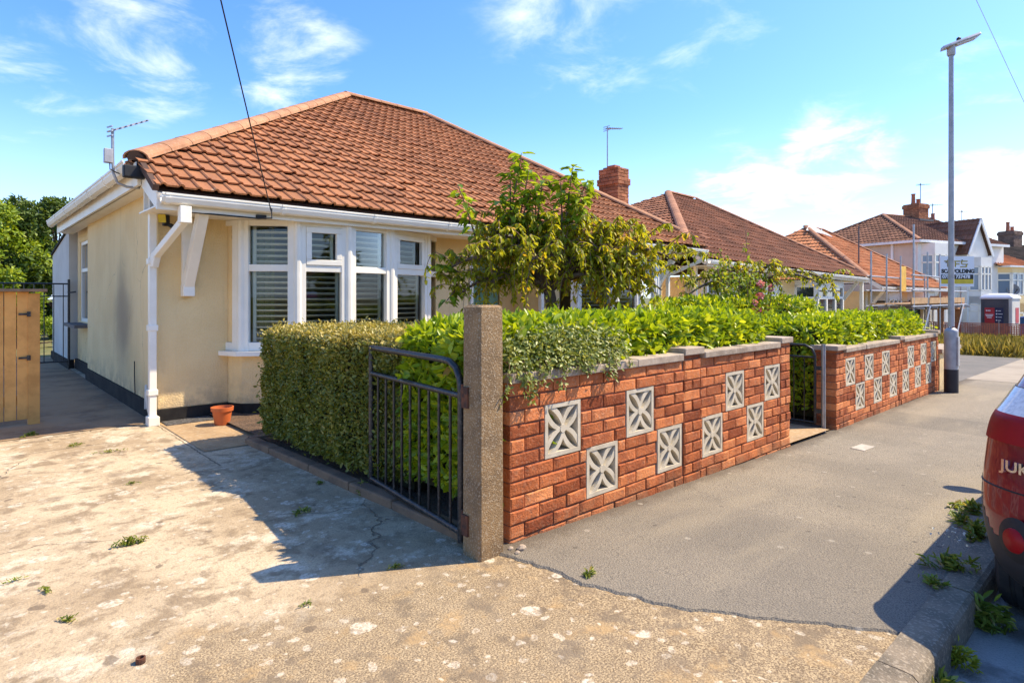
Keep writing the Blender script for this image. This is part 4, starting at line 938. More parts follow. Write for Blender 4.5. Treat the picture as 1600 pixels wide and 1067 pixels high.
def box_points(n, b, faces, expo=10):
    x0, x1, y0, y1, z0, z1 = b; c = np.array([(x0+x1)/2, (y0+y1)/2, (z0+z1)/2]); h = np.array([(x1-x0)/2, (y1-y0)/2, (z1-z0)/2])
    ar = {'-x': h[1]*h[2], '+x': h[1]*h[2], '-y': h[0]*h[2], '+y': h[0]*h[2], '+z': h[0]*h[1]}
    tot = sum(ar[f] * w for f, w in faces.items()); P_ = []; Nn = []
    for f, w in faces.items():
        k = int(n * ar[f] * w / tot); q = RNG.uniform(-1, 1, (k, 3)); i = 'xyz'.index(f[1]); q[:, i] = 1 if f[0] == '+' else -1
        nn = np.zeros((k, 3)); nn[:, i] = q[:, i]
        r = (np.abs(q) ** expo).sum(1) ** (1 / expo); q = q / r[:, None]
        nn = unit(nn * .6 + (np.sign(q) * np.abs(q) ** (expo - 3)) * .8)
        P_.append(c + q * h); Nn.append(nn)
    return np.concatenate(P_), np.concatenate(Nn)
def hedge(name, label, boxes, n, ln, wd, mat, group=None, bumpy=.05, depth=.05, faces=None, flare=0.5, topmat=None, topz=None, core=.10, spray=0.03, warp=None):
    b0 = boxes[0]; t = thing(name, label, 'hedge', ((b0[0]+b0[1])/2, (b0[2]+b0[3])/2, b0[4]), group)
    lv = Leaves(); tp = Leaves(); cm = MB()
    tot = sum((b[1]-b[0]) + (b[3]-b[2]) for b in boxes)
    for b in boxes:
        k = int(n * ((b[1]-b[0]) + (b[3]-b[2])) / tot)
        p, nn = box_points(k, b, faces or {'-x': 1, '+x': .6, '-y': 1, '+y': .4, '+z': 1})
        p = p + nn * (wn(p, 1.6) * bumpy + wn(p, 5) * bumpy * .5)[:, None] - nn * RNG.exponential(depth, len(p))[:, None] * (1 - 0.0) + nn * (RNG.random(len(p)) < .06)[:, None] * RNG.uniform(0, spray * 2, len(p))[:, None]
        if warp is not None: p = warp(p)
        d = unit(nn * flare + RNG.normal(0, .6, (len(p), 3)) + np.array([0, 0, .25]))
        nr = unit(nn + RNG.normal(0, .55, (len(p), 3)) + np.array([0, 0, .35]))
        L_ = ln * RNG.uniform(.6, 1.25, len(p)); tn = np.clip(RNG.beta(2, 2.4, len(p)) + .18 * wn(p, 3.0), 0, 1)
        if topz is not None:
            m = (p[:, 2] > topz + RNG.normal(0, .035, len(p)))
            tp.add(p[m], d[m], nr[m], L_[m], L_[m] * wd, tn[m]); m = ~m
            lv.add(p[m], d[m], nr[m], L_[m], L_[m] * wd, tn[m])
        else: lv.add(p, d, nr, L_, L_ * wd, tn)
        k2 = core
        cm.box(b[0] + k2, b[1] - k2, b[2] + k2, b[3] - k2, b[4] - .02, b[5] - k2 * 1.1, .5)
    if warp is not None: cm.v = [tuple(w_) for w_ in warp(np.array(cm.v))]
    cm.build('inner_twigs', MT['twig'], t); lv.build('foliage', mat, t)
    if tp.V: tp.build('pale_top_foliage', topmat, t)
    return t
def gate_nook(p):
    p = p.copy(); s_ = np.clip((4.15 - p[:, 1]) / .65, 0, 1); s_ = s_ * s_ * (3 - 2 * s_); p[:, 0] += .085 * s_ * np.clip((2.7 - p[:, 0]) / .5, 0, 1); return p
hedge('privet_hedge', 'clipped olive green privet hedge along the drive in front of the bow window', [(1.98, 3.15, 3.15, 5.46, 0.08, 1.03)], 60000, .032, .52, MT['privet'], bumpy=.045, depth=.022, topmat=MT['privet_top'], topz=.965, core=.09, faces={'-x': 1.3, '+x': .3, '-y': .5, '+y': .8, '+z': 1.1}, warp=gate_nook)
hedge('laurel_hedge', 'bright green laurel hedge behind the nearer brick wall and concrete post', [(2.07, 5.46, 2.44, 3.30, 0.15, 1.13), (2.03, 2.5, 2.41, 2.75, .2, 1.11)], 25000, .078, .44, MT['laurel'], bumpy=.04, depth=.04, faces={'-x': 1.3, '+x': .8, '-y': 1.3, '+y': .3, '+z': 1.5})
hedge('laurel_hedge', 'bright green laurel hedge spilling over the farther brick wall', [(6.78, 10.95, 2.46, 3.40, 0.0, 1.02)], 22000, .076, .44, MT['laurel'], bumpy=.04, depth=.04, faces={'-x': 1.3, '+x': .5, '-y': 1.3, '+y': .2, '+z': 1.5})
hedge('laurel_hedge', 'taller green laurel row behind the hedge of the farther wall', [(6.9, 11.0, 3.95, 4.9, 0.0, 1.22)], 8000, .09, .42, MT['laurel'], bumpy=.10, depth=.05, faces={'-x': .8, '+x': .3, '-y': 1, '+z': 1.3})
# trailing small leaved shrub over the coping by the post
t = thing('trailing_shrub', 'small leaved grey green shrub trailing over the coping beside the concrete post', 'shrub', (2.6, 2.4, .85))
lv = Leaves(); sm = MB(); k = 5200
x = RNG.beta(1.5, 2.0, k) * 1.12 + 2.10; yb = RNG.uniform(0, 1, k)
z = 1.10 - (yb ** .8) * (0.22 + .05 * np.sin(x * 9)) * np.clip(1.6 - (x - 2.1) * .9, .4, 1) + RNG.normal(0, .03, k); y = 2.42 - yb * .10 + RNG.normal(0, .035, k)
p = np.stack([x, y, z], 1); m = ~((y > 2.285) & (y < 2.47) & (z < .9) & (x > 2.12)); p = p[m]; k = len(p)
lv.add(p, unit(np.array([0, -.5, -.1]) + RNG.normal(0, .7, (k, 3))), unit(np.array([0, -.5, .7]) + RNG.normal(0, .5, (k, 3))), RNG.uniform(.02, .036, k), RNG.uniform(.011, .019, k), RNG.random(k))
for i in range(17):
    a = Vector((random.uniform(2.10, 3.10), 2.36, .93)); sx = random.uniform(-.12, .12); dr = random.uniform(.02, .14) * (1.5 if a.x < 2.3 else .9)
    pts = [a + Vector((0, .05, .03)), a + Vector((0, -.06, .02)), a + Vector((sx * .5, -.09, -dr * .5)), a + Vector((sx, -.085, -dr))]
    sm.tube(pts, .0025, 5)
    kk = int(14 + dr * 150); u = RNG.random(kk) * .75 + .25
    pp = np.array([[np.interp(v, [0, .33, .66, 1], [q[j] for q in pts]) for j in range(3)] for v in u]) + RNG.normal(0, .012, (kk, 3)); pp[:, 1] = np.minimum(pp[:, 1], 2.275)
    lv.add(pp, unit(np.array([0, -.6, -.4]) + RNG.normal(0, .6, (kk, 3))), unit(np.array([0, -.8, .5]) + RNG.normal(0, .4, (kk, 3))), RNG.uniform(.02, .034, kk), RNG.uniform(.01, .018, kk), RNG.random(kk))
lv.build('foliage', MT['ivy'], t); stuff(sm.build('stems', MT['stem'], t))

def along(pts, s):
    s = s * (len(pts) - 1); i = min(int(s), len(pts) - 2); return pts[i].lerp(pts[i+1], s - i)
def bez(a, b, c, n=7): return [a*(1-u)**2 + b*2*u*(1-u) + c*u*u for u in [i/n for i in range(n+1)]]
def weeping_tree(name, label, base, fork, limbs, shoots, n_tw, leaf, mats, trunk_r=.06, tw_len=(.25, .6), seed=3, lpt=16, cat='tree', per_leaf=(.06, .10), group=None, bend=None):
    rd = random.Random(seed); base = Vector(base); fork = Vector(fork)
    t = thing(name, label, cat, base, group)
    tr = MB(); mid = (base + fork) / 2 + Vector(bend or (.05, 0, 0)); tr.tube([base - Vector((0, 0, .1))] + bez(base, mid, fork, 5), [trunk_r*1.3, trunk_r*1.2] + [trunk_r * (1.1 - .05*i) for i in range(5)], 10)
    tr.build('trunk', MT['bark'], t, smooth_=True)
    lv = Leaves(); lg = Leaves(); br = MB(); tw = MB()
    P_, D_, N_, G_ = [], [], [], []
    for e in limbs:
        e = Vector(e); d = e - fork; c = fork + d * .5 + Vector((0, 0, abs(d.length) * .40))
        pts = bez(fork, c, e, 9); r0 = trunk_r * .62
        br.tube(pts, [r0 * (1 - .85 * i / 9) + .003 for i in range(10)], 7)
        for k in range(n_tw):
            s = rd.uniform(.28, 1.0) ** .8; q = along(pts, s)
            a = rd.uniform(0, 2*math.pi); ho = Vector((math.cos(a), math.sin(a), rd.uniform(-.1, 1.0))) * rd.uniform(.10, .34)
            ln = rd.uniform(*tw_len)
            tp = bez(q, q + ho * 1.2 + Vector((0, 0, .08)), q + ho * 1.25 + Vector((0, 0, -ln)), 5)
            tw.tube(tp, [.005, .0045, .004, .0035, .003, .002], 4, caps=False)
            for j in range(lpt):
                u = rd.uniform(.1, 1); pp = along(tp, u); P_.append(pp); an = rd.uniform(0, 2*math.pi)
                o = Vector((math.cos(an), math.sin(an), 0)); D_.append(o * rd.uniform(.3, 1.3) + Vector((0, 0, rd.uniform(-1.1, -.1)))); N_.append(o + Vector((0, 0, .5)))
    for (a, b_) in shoots:
        a = Vector(a); b_ = Vector(b_); pts = bez(a, (a + b_) / 2 + Vector((.03, .02, .05)), b_, 6)
        br.tube(pts, [.010, .009, .008, .007, .006, .005, .003], 6)
        ln = (b_ - a).length
        for j in range(int(18 + ln * 40)):
            u = 1 - rd.random() ** 1.2 * .93; pp = along(pts, u); an = rd.uniform(0, 2*math.pi); o = Vector((math.cos(an), math.sin(an), 0))
            G_.append((pp + o * .02, o + Vector((0, 0, rd.uniform(-.7, .35))), Vector((0, 0, 1)) + o * .4))
    A = lambda l: np.array([tuple(v) for v in l])
    n = len(P_); lv.add(A(P_), A(D_), A(N_), RNG.uniform(*per_leaf, n), RNG.uniform(*per_leaf, n) * leaf, np.clip(RNG.beta(2, 2, n) + .25 * wn(A(P_), 2.2), 0, 1), droop=.2)
    br.build('branches', MT['bark'], t, smooth_=True); tw.build('twigs', MT['stem'], t)
    lv.build('crown', mats[0], t)
    if G_:
        n = len(G_); lg.add(A([g[0] for g in G_]), A([g[1] for g in G_]), A([g[2] for g in G_]), RNG.uniform(.085, .14, n), RNG.uniform(.045, .07, n), RNG.random(n), droop=.25)
        lg.build('shoot_leaves', mats[1], t)
    return t
weeping_tree('weeping_cherry_tree', 'small weeping tree with drooping olive leaves and upright leafy shoots in the front garden', (4.26, 3.96, .04), (4.20, 4.0, 1.36),
    [(3.50, 4.62, 1.58), (3.62, 4.30, 1.72), (3.74, 4.50, 1.90), (3.95, 4.35, 1.98), (3.72, 3.75, 1.62), (4.60, 3.75, 2.05), (4.85, 3.45, 1.96), (5.02, 3.35, 1.72), (5.05, 3.10, 1.62), (4.95, 3.9, 1.85), (4.45, 3.45, 1.72), (4.2, 4.6, 1.8), (4.72, 3.2, 1.62), (4.58, 3.62, 1.80), (4.9, 3.55, 1.55), (3.55, 4.55, 1.32), (3.70, 4.35, 1.40), (4.98, 3.25, 1.36), (4.80, 3.45, 1.34), (4.5, 3.5, 1.42), (4.05, 4.3, 2.02), (4.3, 4.0, 2.0)],
    [((3.90, 4.28, 1.85), (4.01, 4.18, 2.68)), ((4.30, 3.9, 1.9), (4.377, 3.85, 2.55)), ((3.72, 4.5, 1.80), (3.56, 4.61, 2.38)), ((4.1, 4.1, 1.7), (4.12, 4.1, 2.30)), ((3.62, 4.60, 1.5), (3.42, 4.74, 1.60)), ((3.6, 4.6, 1.4), (3.46, 4.66, 1.24)), ((4.35, 3.8, 1.9), (4.44, 3.77, 2.3)), ((3.95, 4.2, 1.85), (4.08, 4.1, 2.35)), ((4.0, 4.2, 1.8), (3.86, 4.33, 2.22)), ((4.15, 4.05, 1.7), (4.22, 3.98, 2.1)), ((3.98, 4.22, 1.9), (4.07, 4.14, 2.52)), ((3.92, 4.25, 1.9), (3.93, 4.26, 2.48)), ((4.33, 3.9, 1.9), (4.47, 3.74, 2.42)), ((4.28, 3.9, 1.9), (4.30, 3.94, 2.40)), ((4.12, 4.1, 1.9), (4.17, 4.05, 2.45))],
    20, .42, (MT['cherry'], MT['cherry_g']), seed=5, lpt=26, tw_len=(-.02, .46), per_leaf=(.04, .09), bend=(.10, -.05, .0))
weeping_tree('weeping_cherry_tree', 'second weeping tree with bare arching branches in the neighbouring garden', (9.0, 4.6, -.1), (9.05, 4.4, 1.35),
    [(8.2, 5.0, 1.42), (8.5, 4.7, 1.60), (9.2, 3.9, 1.80), (9.55, 3.5, 1.50), (9.9, 3.4, 1.48), (8.1, 4.9, 1.25), (9.3, 4.0, 1.5), (8.7, 4.5, 1.75)], [], 9, .36, (MT['cherry'], MT['cherry_g']), seed=9, lpt=22, tw_len=(.12, .4))
# rose bush with pink flowers
t = thing('rose_bush', 'leafy rose bush with pink flowers between the two weeping trees', 'shrub', (8.75, 4.1, 0))
sm = MB(); lv = Leaves(); fl = Leaves(); rd = random.Random(4)
for i in range(30):
    b_ = Vector((8.65 + rd.uniform(-.25, .25), 4.15 + rd.uniform(-.2, .2), .2)); e = b_ + Vector((rd.uniform(-.6, .45), rd.uniform(-.35, .35), rd.uniform(.9, 1.55)))
    if i == 0: e = Vector((8.66, 4.2, 2.28))
    if i == 1: e = Vector((8.35, 4.45, 2.0))
    pts = bez(b_, (b_ + e) / 2 + Vector((rd.uniform(-.1, .1), 0, .15)), e, 6); sm.tube(pts, .006, 5); k = 90 if i > 1 else 60
    u = RNG.random(k) * .8 + .2; pp = np.array([tuple(along(pts, v)) for v in u]) + RNG.normal(0, .05 if i > 1 else .03, (k, 3))
    lv.add(pp, unit(RNG.normal(0, 1, (k, 3))), unit(RNG.normal(0, .5, (k, 3)) + np.array([0, 0, 1])), RNG.uniform(.04, .08, k), RNG.uniform(.022, .04, k), RNG.random(k))
lv.build('foliage', MT['bush'], t); stuff(sm.build('stems', MT['stem'], t))
for (u_, v_) in [(8.62, 1.48), (8.60, 1.30), (8.42, 1.20), (8.50, 1.10), (8.62, 1.05), (8.78, 1.12), (8.36, 1.08), (8.95, 1.42)]:
    c = np.array([u_ + 0.0, 3.95, v_]); k = 34; dd = unit(RNG.normal(0, 1, (k, 3))); f_ = Leaves()
    f_.add(c + dd * .02, dd, unit(RNG.normal(0, 1, (k, 3))), RNG.uniform(.035, .055, k), RNG.uniform(.03, .045, k), RNG.random(k), droop=-.2); f_.build('flower', MT['pink'], t)
# edging strip under the hedge
mb = MB(); pts = [(2.02, 2.50), (2.01, 3.2), (1.985, 3.7), (1.975, 4.3), (1.95, 5.0), (1.93, 5.50)]
for a, c in zip(pts[:-1], pts[1:]): mb.bar((a[0], a[1], random.uniform(-.015, -.005)), (c[0], c[1], random.uniform(-.015, -.005)), .10, .12, ext=-.004)
mb.bar((1.93, 5.52, -.01), (2.9, 5.56, -.01), .10, .12)
tag(mb.build('garden_edging', MT['edging'], None, origin=(1.95, 4, 0), bevel=.012), 'low brown concrete edging along the foot of the privet hedge', 'edging')
# flower pot
t = thing('flower_pot', 'orange terracotta flower pot by the front wall below the bow window', 'flower pot', (1.99, 6.45, 0.006))
mb = MB(); mb.lathe([(.0, .0), (.070, .0), (.092, .135), (.104, .137), (.107, .175), (.096, .176), (.092, .14), (.088, .13)], (1.99, 6.45, .008), 28); mb.build('body', MT['terracotta'], t, smooth_=True, autosmooth=35)
mb = MB(); mb.lathe([(.09, .13), (.05, .137), (.0, .135)], (1.99, 6.45, .008), 20); mb.build('compost', MT['soil'], t)
mb = MB(); mb.box(1.56, 2.02, 6.74, 6.97, -.02, .016); tag(mb.build('gravel_strip', MT['gravel'], None, origin=(1.8, 6.85, 0)), 'strip of dark gravel at the foot of the front wall', 'gravel')['kind'] = 'stuff'
# little hose loop and pipe at the side wall corner
mb = MB(); mb.tube([(1.50, 7.10, .02), (1.47, 7.12, .15), (1.465, 7.16, .30), (1.48, 7.24, .36), (1.50, 7.34, .30), (1.50, 7.36, .10)], .014, 8); tag(mb.build('cable_loop', MT['offwhite'], None, origin=(1.48, 7.2, 0)), 'pale bent pipe against the side wall behind the downpipe', 'pipe')
for y in (8.1, 10.2):
    pass
mb = MB(); mb.tube([(1.515, 7.95, .18), (1.512, 7.96, .42), (1.51, 7.95, .56)], .006, 5); tag(mb.build('cable_stub', MT['black'], None, origin=(1.51, 7.95, .18)), 'thin dark cable rising from the plinth of the side wall', 'cable')
# wooden side gate at the left
t = thing('wooden_gate', 'orange stained boarded wooden gate with a timber cap at the left', 'wooden gate', (0.2, 7.8, 0))
mb = MB(); x = -1.30
while x < 0.545:
    mb.box(x, x + .092, 7.775 + random.uniform(-.002, .002), 7.80, .06, 1.345); x += .098
mb.build('boards', MT['wood'], t, bevel=.004)
mb = MB(); mb.box(-1.30, .55, 7.80, 7.84, 1.10, 1.20); mb.box(-1.30, .55, 7.80, 7.84, .2, .3); mb.build('rails', MT['wood'], t)
mb = MB(); mb.box(.548, .645, 7.765, 7.86, 0, 1.33); mb.build('post', MT['wood'], t, bevel=.005)
mb = MB(); mb.box(-1.30, .70, 7.70, 7.92, 1.345, 1.375); mb.build('cap', MT['wooddark'], t, bevel=.004)
for z in (1.12, .68):
    mb = MB(); mb.bar((.475, 7.768, z), (.56, 7.768, z), .010, .02, up=(0, 0, 1)); mb.box(.54, .57, 7.755, 7.775, z - .025, z + .025); mb.build('hinge', MT['blackmetal'], t)
# iron side gate further back
t = thing('iron_gate', 'thin black iron gate across the side passage', 'iron gate', (1.25, 13.2, 0))
mb = MB(); mb.tube([(1.50, 13.2, 0), (1.50, 13.2, 1.60)], .02, 8); mb.tube([(-.3, 13.2, 1.52), (1.50, 13.2, 1.52)], .014, 6); mb.tube([(-.3, 13.2, .15), (1.50, 13.2, .15)], .014, 6); mb.tube([(-.3, 13.2, 1.30), (1.50, 13.2, 1.30)], .011, 6); mb.bar((1.48, 13.19, 1.36), (1.60, 13.17, 1.38), .02, .03); mb.build('frame', MT['blackmetal'], t)
for i in range(13):
    mb = MB(); x = -.2 + i * .135; mb.tube([(x, 13.2, .15), (x, 13.2, 1.52)], .008, 5); mb.build('bar', MT['blackmetal'], t)

OPP = []

# ------------------------------------------------------------------ lamp post, meter cover, low wall
LX, LY = 11.0, 2.13; lz = gz(LX)
t = thing('lamp_post', 'tall slim grey street lamp post with a black painted foot at the wall end', 'street lamp', (LX, LY, lz))
mb = MB(); mb.lathe([(.092, -.05), (.092, .36)], (LX, LY, lz), 20); mb.build('painted_foot', MT['lampblack'], t, smooth_=True, autosmooth=40)
mb = MB(); mb.lathe([(.091, .36), (.091, .92), (.088, .94), (.060, .97), (.043, .98)], (LX, LY, lz), 20); mb.box(LX - .05, LX + .05, LY - .098, LY - .08, lz + .42, lz + .85); mb.build('base', MT['lampgrey'], t, smooth_=True, autosmooth=40)
mb = MB(); mb.lathe([(.041, 1.0), (.037, 3.0), (.032, 5.17)], (LX, LY, lz), 16); mb.build('shaft', MT['lampgrey'], t, smooth_=True, autosmooth=40)
hz = lz + 5.17; hd = Vector((.55, -.80, 0)).normalized(); sd = Vector((-hd.y, hd.x, 0))
mb = MB(); mb.lathe([(.045, -.10), (.055, -.08), (.055, .05), (.03, .07)], (LX, LY, hz), 14)
mb.build('head_bracket', MT['lampgrey'], t, smooth_=True, autosmooth=40)
def hp(a, s, z): return Vector((LX, LY, hz)) + hd * a + sd * s + Vector((0, 0, z + a * .34))
mb = MB(); prof = [(-.10, .05), (-.06, .085), (.06, .085), (.10, .05), (.10, .035), (-.10, .035)]
st = [(-.12, .7), (-.03, .9), (.18, .95), (.36, .8)]; vs = []; 
for a, k in st: vs += [hp(a, p[0] * k, p[1]) for p in prof]
n = 6; mb.add(vs, [(i*n+j, i*n+(j+1) % n, (i+1)*n+(j+1) % n, (i+1)*n+j) for i in range(3) for j in range(n)] + [tuple(range(n)), tuple(range(4*n-1, 3*n-1, -1))], .5)
lh = mb.build('lamp_head', MT['lampgrey'], t, bevel=.006)
mb = MB(); mb.bar(hp(.05, 0, .028), hp(.32, 0, .028), .13, .02, up=(0, 0, 1)); mb.build('lens', MT['whitelens'], lh)
mb = MB(); mb.lathe([(.03, 0), (.03, .035), (.015, .05), (0, .05)], tuple(hp(.1, 0, .085)), 10); mb.build('photocell', MT['black'], lh)
mb = MB(); z = gz(6.1) + .0165; mb.add([(5.98, 1.80, z), (6.22, 1.78, z), (6.24, 1.90, z), (6.0, 1.92, z), (5.98, 1.80, z - .02), (6.22, 1.78, z - .02), (6.24, 1.90, z - .02), (6.0, 1.92, z - .02)], [(0, 1, 2, 3), (0, 4, 5, 1), (1, 5, 6, 2), (2, 6, 7, 3), (3, 7, 4, 0)])
tag(mb.build('meter_cover', MT['cover'], None, origin=(6.1, 1.85, z)), 'small pale rectangular meter cover set in the asphalt pavement', 'meter cover')
t = thing('low_wall', 'short cream painted low wall behind the lamp post', 'wall', (11.6, 2.35, -.17))
mb = MB(); mb.box(11.12, 12.35, 2.30, 2.50, -.35, .42); mb.box(12.15, 12.35, 2.5, 4.4, -.35, .42); mb.build('body', MT['cream'], t)
mb = MB(); mb.box(11.10, 12.40, 2.26, 2.53, .42, .49); mb.box(12.11, 12.40, 2.53, 4.4, .42, .49); mb.build('coping', MT['coping'], t, bevel=.008)
# ------------------------------------------------------------------ neighbouring bungalows
def bungalow(name, label, base, x0, x1, y0, depth, ridge, zr, ez, tile, hip, walls, ridge_y, ov=.28, wy=.75, shear=0.0, gut='upvc', chim=None, roll=.165, gauge=.315):
    t = thing(name, label, 'bungalow', base)
    s = (zr - ez) / (ridge_y - y0)
    hy = y0 + .45; hz_ = ez + .45 * s; yb = 2 * ridge_y - hy
    A = Vector((x0, y0, ez)); B = Vector((x1, y0, ez)); HL = Vector((x0 - .05, hy, hz_)); HR = Vector((x1 + .05, hy, hz_)); K1 = Vector((ridge[0], ridge_y, zr)); K2 = Vector((ridge[1], ridge_y, zr))
    BL = Vector((x0 - .05, yb, hz_)); BR = Vector((x1 + .05, yb, hz_))
    def sh(v): return Vector((v.x, v.y, v.z - shear * (v.x - x0)))
    A, B, HL, HR, K1, K2, BL, BR = map(sh, (A, B, HL, HR, K1, K2, BL, BR))
    du = (B - A).normalized()
    ro = roof_plane([A, B, HR, K2, K1, HL], du, MT[tile], 'roof', t, roll=roll, gauge=gauge)
    roof_plane([BL, HL, K1], (0, -1, 0), MT[tile], 'roof', t, roll=roll, gauge=gauge)
    roof_plane([HR, BR, K2], (0, 1, 0), MT[tile], 'roof', t, roll=roll, gauge=gauge)
    mb = MB(); mb.add([BL, K1, K2, BR], [(0, 1, 2, 3)]); mb.build('rear_roof', MT[tile], t)
    u = Vector((0, 0, .045)); mb = MB()
    for a, c in ((HL, K1), (K1, K2), (HR, K2)): hip_line(mb, a + u, c + u)
    mb.build('hip_tiles', MT[hip], t)
    mb = MB(); lo = ez - 0.20 - shear * (x1 - x0)
    mb.box(x0 + ov, x1 - ov, y0 + wy, yb - .3, lo - 2.6, lo); mb.build('wall', MT[walls], t)
    mb = MB(); mb.bar(A + Vector((0, .02, -.10)), B + Vector((0, .02, -.10)), .03, .16); mb.bar(A + Vector((0, .4, -.165)), B + Vector((0, .4, -.165)), .8, .012)
    mb.bar(A + Vector((-.01, .02, -.08)), HL + Vector((.02, 0, -.10)), .04, .15); mb.bar(B + Vector((.01, .02, -.08)), HR + Vector((-.02, 0, -.10)), .04, .15); mb.bar(HL + Vector((0, 0, -.10)), BL + Vector((0, 0, -.10)), .03, .16)
    mb.build('fascia_board', MT[gut], t)
    mb = MB(); gutter(mb, A + Vector((0, -.03, -.045)), B + Vector((0, -.03, -.045)), (0, -1, 0)); mb.build('gutter', MT[gut], t)
    for xx in (x0 + ov + .3, x1 - ov - .3):
        zt = ez - .2 - shear * (xx - x0); mb = MB(); mb.box(xx - .05, xx + .05, y0 + wy - .06, y0 + wy - .002, zt - .85, zt); mb.bar((xx, y0 + wy - .05, zt - .78), (xx, y0 + .12, zt), .09, .1); mb.build('eave_bracket', MT[gut], t)
    return t, (A, B, HL, HR, K1, K2)
def flat_window(parent, x0, x1, y, z0, z1, n=3, glass='darkglass', tr=.68):
    f = MB(); w = .05
    f.box(x0, x1, y - .05, y, z0, z0 + w); f.box(x0, x1, y - .05, y, z1 - w, z1)
    for i in range(n + 1):
        x = x0 + (x1 - x0 - w) * i / n; f.box(x, x + w, y - .051, y - .001, z0 + w, z1 - w)
    zt = z0 + (z1 - z0) * tr
    for i in range(n):
        xa = x0 + (x1 - x0 - w) * i / n + w; xb = x0 + (x1 - x0 - w) * (i + 1) / n; f.box(xa, xb, y - .049, y, zt - .03, zt + .03)
    o = f.build('window', MT['upvc'], parent)
    g = MB(); g.add([(x0 + w, y - .02, z0 + w), (x1 - w, y - .02, z0 + w), (x1 - w, y - .02, z1 - w), (x0 + w, y - .02, z1 - w)], [(0, 1, 2, 3)]); g.build('pane', MT[glass], o)
    return o
def bay(parent, x0, x1, y, proj, z0, sill, head, z1, glass='darkglass', wallm='whiterender'):
    """canted bay: side and front lights as real facets"""
    c = proj * .7
    B_ = [(x0, y), (x0 + c, y - proj), (x1 - c, y - proj), (x1, y)]
    w = MB(); f = MB(); g = MB()
    for i in range(3):
        p, q = B_[i], B_[i+1]
        for a, b_ in ((z0, sill), (head, z1)): w.extr([(p[0], p[1], a), (q[0], q[1], a), (q[0], y + .1, a), (p[0], y + .1, a)], (0, 0, b_ - a))
        P, Q = Vector((*p, 0)), Vector((*q, 0)); d = (Q - P).normalized(); k = 1 if i != 1 else 3
        for j in range(k + 1):
            s = P + (Q - P) * (j / k); s = s + d * (.05 if j == 0 else (-.05 if j == k else 0)); f.bar((s.x, s.y + .03, sill), (s.x, s.y + .03, head), .09, .07, up=(d.y, -d.x, 0))
        for z in (sill + .04, head - .04, sill + (head - sill) * .68): f.bar((P.x, P.y + .03, z), (Q.x, Q.y + .03, z), .07, .075)
        g.add([(p[0], p[1] + .04, sill), (q[0], q[1] + .04, sill), (q[0], q[1] + .04, head), (p[0], p[1] + .04, head)], [(0, 1, 2, 3)])
    w.build_each('bay_wall', MT[wallm], parent); o = f.build('bay_window', MT['upvc'], parent); g.build('pane', MT[glass], o)
b2, K = bungalow('bungalow', 'brown roofed cream bungalow next door behind the rose bush', (18, 7.5, -.25), 12.42, 23.2, 6.9, 0, (18.4, 20.25), 5.02, 2.16, 'tile_brown', 'hip_brown', 'cream', 11.75, shear=.018)
bay(b2, 13.6, 16.6, 7.66, .55, -.6, .5, 1.75, 1.9); bay(b2, 19.0, 22.0, 7.66, .55, -.7, .4, 1.65, 1.8)
mb = MB(); mb.box(17.0, 18.0, 7.60, 7.655, -.4, 1.65); mb.build('front_door', MT['upvc_far'], b2)
mb = MB(); mb.box(12.60, 12.67, 7.3, 7.37, -.3, 2.0); mb.box(13.1, 13.17, 7.3, 7.37, -.3, 2.0); mb.build('porch_post', MT['upvc'], b2)
mb = MB(); mb.box(23.1, 23.2, 7.0, 7.1, -.6, 1.8); mb.build('downpipe', MT['upvc'], b2)
b3, K3 = bungalow('bungalow', 'bungalow under bright orange new roof tiles behind the scaffold', (31, 8, -.6), 26.0, 36.3, 7.2, 0, (30.1, 32.3), 4.62, 1.70, 'tile_orange', 'hip_brown', 'cream', 11.6)
bay(b3, 27.2, 29.8, 7.96, .55, -1.1, 0.0, 1.2, 1.5); bay(b3, 32.4, 35.2, 7.96, .55, -1.3, 0.0, 1.2, 1.5)
# torn felt on its near hip
mb = MB(); a = K3[4] + Vector((-.1, -.15, .06)); vs = [a + Vector((0.2, 0, .1)), a + Vector((-.5, -.1, -.25)), a + Vector((-.15, -.75, -.45)), a + Vector((.15, -1.05, -.60)), a + Vector((.32, -.75, -.40)), a + Vector((.3, -.3, -.12))]
mb.add(vs + [v + Vector((0, 0, -.03)) for v in vs], [(0, 1, 2, 3, 4, 5), (11, 10, 9, 8, 7, 6)] + [(i, (i+1) % 6, 6 + (i+1) % 6, 6 + i) for i in range(6)]); mb.build('torn_felt', MT['lead'], b3)
mb = MB(); mb.box(29.5, 33.0, 5.9, 7.9, .75, 1.05); mb.box(29.6, 29.8, 6.0, 6.2, -.9, .75); mb.box(32.7, 32.9, 6.0, 6.2, -.9, .75); mb.build('porch_canopy', MT['hiptile'], b3)
mb = MB(); mb.tube([(27.9, 8.6, 2.3), (27.9, 8.6, 4.25)], .03, 6); mb.build('vent_pole', MT['slate'], b3)

# the other side of the road, mirrored in the window glass
for (px_, lab) in ((3.0, 'brown roofed bungalow across the road facing the cream bungalow'), (16.5, 'second bungalow across the road opposite the brown roofed one')):
    o = copy_tree(b2); o.location = (px_, -18.5, -.05); o.rotation_euler = (0, 0, math.pi); o['label'] = lab
hedge('clipped_hedge', 'long clipped hedge along the far side of the road', [(-8, 14, -9.6, -8.5, -.1, 1.5)], 14000, .12, .5, MT['conifer'], bumpy=.1, depth=.05, faces={'+y': 1, '+z': .6, '-x': .3, '+x': .3})

for k_, (tx, ty, th, lab) in enumerate([(5.0, -12.5, 4.6, 'first tree across the road'), (11.5, -11.5, 5.2, 'second tree across the road'), (18.0, -12.5, 4.8, 'third tree across the road'), (25.0, -11.5, 5.4, 'fourth tree across the road')]):
    OPP.append((tx, ty, th, lab))

